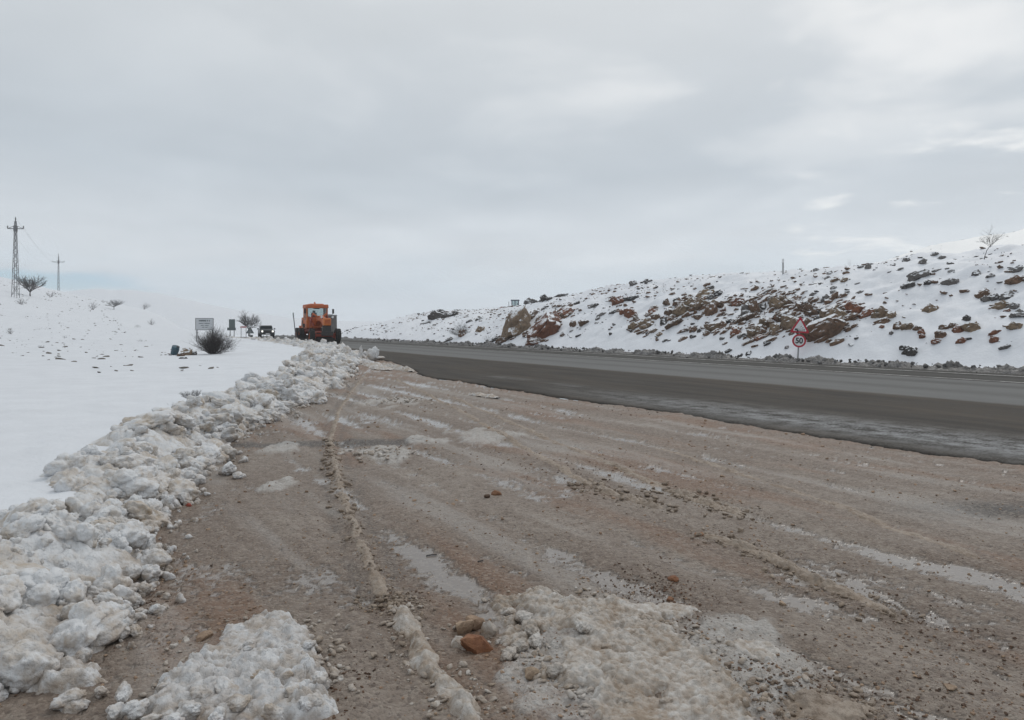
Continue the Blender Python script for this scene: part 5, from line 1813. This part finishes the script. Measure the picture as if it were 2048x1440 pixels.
    # mirrors
    for sx, zz_ in ((1, 2.72), (-1, 2.72)):
        mr = MB().box((sx * 1.32 if sx < 0 else 1.06, -3.0, zz_), (.17, .06, .40)).build('mirror', BK, e, bevel=.02)
        MB().tube((sx * .92, -3.25, zz_ - .25), (sx * 1.30 if sx < 0 else 1.05, -3.02, zz_ - .3), .018, .018, 8).tube((sx * 1.30 if sx < 0 else 1.05, -3.02, zz_ - .3), (sx * 1.30 if sx < 0 else 1.05, -3.02, zz_), .018, .018, 8).build('mirror_arm', DK, mr)
    # engine and rear
    MB().box((0, -6.3, 1.72), (1.25, 3.0, 1.0), top=(.92, .96)).build('engine_hood', O, e, bevel=.05)
    for k in range(6):
        for sx in (-1, 1):
            MB().box((sx * .612, -5.6 - k * .28, 1.72), (.03, .14, .5)).build('hood_louvre', DK, e)
    MB().box((0, -7.95, 1.10), (1.5, .35, .75)).build('rear_counterweight', O, e, bevel=.04)
    MB().box((0, -6.0, 1.12), (1.0, 3.6, .30)).build('rear_frame', RD, e)
    MB().tube((.35, -6.0, 2.2), (.35, -6.0, 3.0), .06, .06, 12).build('exhaust_pipe', DK, e)
    lad = MB()
    for z in (.55, .85, 1.15):
        lad.box((1.0, -4.0, z), (.22, .42, .03))
    lad.box((1.05, -3.78, .85), (.03, .03, .75)).box((1.05, -4.22, .85), (.03, .03, .75)).build('ladder', DK, e)
    for sx in (-1, 1):
        MB().box((sx * .99, -4.3, 1.0), (.16, .9, .5)).build('side_tank', O, e, bevel=.03) if sx < 0 else None
    MB().box((1.12, -3.3, 1.48), (.18, .16, .34)).build('battery_box', DK, e, bevel=.02)
    # raised snow wing
    wg = MB().box((-1.02, -2.35, 1.42), (.98, .06, 1.92), rot=(0, .02, 0)).build('wing_plate', GP, e, bevel=.01)
    rb = MB()
    for k in range(4):
        rb.box((-1.38 + k * .24, -2.305, 1.42), (.05, .04, 1.80), rot=(0, .02, 0))
    rb.build('wing_rib', GP, wg)
    MB().box((-1.02, -2.31, 2.37), (1.0, .09, .07)).build('wing_edge', M['steel'], wg)
    MB().beam((-.2, -2.5, 1.95), (-.95, -2.42, 1.6), .12, .12).build('wing_arm', DK, e)
    MB().beam((-.3, -2.6, .95), (-1.0, -2.42, .85), .12, .12).build('wing_arm', DK, e)
    return e


def thing_part(name, parent):
    o = bpy.data.objects.new(name, None)
    COL.objects.link(o)
    o.parent = parent
    return o


grader()

# white cone of snow seen over the grader's front wheel, lying on the road behind it
q = at_depth(668, 662, 78)
lat_, s_ = to_ls(q.x, q.y)


def off_roader():
    x, y = (532.5 - 1024) / FPX * 94.5, 94.5
    e = thing('off_road_car', 'dark grey off-road car with lit headlights coming along the far road', 'car', (x, y, .04), math.radians(203))
    P, G2 = M['carpaint'], M['carsheen']
    bd = MB()
    bd.box((0, -.2, .72), (1.70, 3.9, .46)).build('body', P, e, bevel=.06)
    MB().box((0, 1.05, .98), (1.40, 1.25, .12), top=(.9, .95)).build('bonnet', G2, e, bevel=.03)
    MB().box((0, -.95, 1.20), (1.58, 2.3, .55), top=(.86, .84)).build('cabin', P, e, bevel=.05)
    MB().box((0, -.95, 1.50), (1.34, 1.9, .06)).build('roof', P, e, bevel=.02)
    MB().box((0, .135, 1.20), (1.30, .03, .44), rot=(math.radians(-18), 0, 0)).build('windscreen', M['darkglass'], e)
    for sx in (-1, 1):
        MB().box((sx * .745, -.95, 1.24), (.03, 1.7, .34), rot=(0, -sx * .20, 0)).build('side_window', M['darkglass'], e)
        h = MB().lathe([(-.05, .0), (-.05, .11), (.03, .12), (.04, 0)], 'y', (sx * .62, 1.75, .80), 20).build('headlight', M['headlight'], e, smooth='auto')
        mr = MB().box((sx * 1.0, .0, 1.10), (.20, .10, .17)).build('mirror', M['black'], e, bevel=.02)
        MB().beam((sx * .80, .0, 1.06), (sx * .95, .0, 1.08), .04, .03).build('mirror_arm', M['black'], mr)
        MB().box((sx * .80, 1.15, .74), (.22, .95, .14)).build('wheel_arch', P, e, bevel=.03)
        for yy in (1.15, -1.45):
            tyre_wheel(e, (sx * .76, yy, .35), .35, .22, M['steel'], 14)
    MB().box((0, 1.765, .76), (.92, .04, .26)).build('grille', M['black'], e, bevel=.01)
    MB().box((0, 1.85, .47), (1.72, .16, .18)).build('bumper', M['black'], e, bevel=.03)
    MB().box((0, 1.935, .50), (.46, .01, .10)).build('number_plate', M['signwhite'], e)
    return e


off_roader()


def tractor():
    Y0 = 150.0
    x = (1024 - 1024) / FPX * Y0
    z0 = gnd(x, Y0)
    ztop = CAMH + (HORIZ - 599.5) * Y0 / FPX
    e = thing('tractor', 'small dark blue cab tractor half hidden behind the snowy crest', 'tractor', (x, Y0, z0), math.radians(90))
    k = max(.7, min(1.35, (ztop - z0) / 2.62))
    e.scale = (k, k, k)
    B = M['blue']
    for sx in (-1, 1):
        tyre_wheel(e, (sx * .78, -.75, .72), .72, .40, M['signwhite'], 18)
        tyre_wheel(e, (sx * .72, 1.35, .46), .46, .28, M['signwhite'], 14)
        MB().prism([(-1.5, 1.15), (-1.3, 1.50), (-.6, 1.52), (-.1, 1.25), (-.15, 1.18), (-.65, 1.44), (-1.25, 1.42)], 'x', sx * .58, sx * .98).build('mudguard', B, e)
    MB().box((0, 1.05, 1.10), (.62, 1.9, .62), top=(.86, .98)).build('hood', M['red'], e, bevel=.05)
    MB().box((0, .3, .72), (.46, 3.0, .34)).build('chassis', M['darksteel'], e)
    MB().box((0, 2.02, 1.06), (.50, .04, .46)).build('grille', M['black'], e)
    cab_ = thing_part('cab', e)
    MB().box((0, -.55, 1.32), (1.30, 1.25, .30)).build('cab_base', B, cab_, bevel=.03)
    for sx in (-1, 1):
        for yy in (.02, -.52, -1.12):
            MB().box((sx * .60, yy, 1.95), (.13, .16, 1.0)).build('pillar', B, cab_)
        MB().box((sx * .60, -.55, 1.95), (.012, 1.1, .96)).build('side_window', M['glass'], cab_)
    MB().box((0, .02, 1.95), (1.12, .012, .96)).build('windscreen', M['glass'], cab_)
    MB().box((0, -1.12, 1.95), (1.12, .012, .96)).build('rear_window', M['glass'], cab_)
    MB().box((0, -.55, 2.53), (1.42, 1.55, .18), top=(.92, .92)).build('roof', B, cab_, bevel=.04)
    MB().tube((.28, .55, 1.35), (.28, .55, 2.35), .04, .04, 10).build('exhaust_pipe', M['darksteel'], e)
    MB().box((0, -.75, 1.55), (.45, .4, .12)).box((0, -.95, 1.8), (.42, .1, .45)).build('seat', M['black'], cab_)
    return e


tractor()

# ------------------------------------------------------------------ air
hz = MB().box((0, 600, 44), (4300, 4300, 96)).build('haze', None)
hm = bpy.data.materials.new('haze')
hm.use_nodes = True
hm.node_tree.nodes.clear()
hv = N(hm.node_tree, 'ShaderNodeVolumePrincipled', {'Color': (.93, .96, 1.0, 1), 'Density': .00042, 'Anisotropy': .25})
ho = N(hm.node_tree, 'ShaderNodeOutputMaterial')
hm.node_tree.links.new(hv.outputs[0], ho.inputs['Volume'])
hz.data.materials.append(hm)
tag(hz, 'thin pale winter haze over the whole landscape', 'haze', kind='stuff')
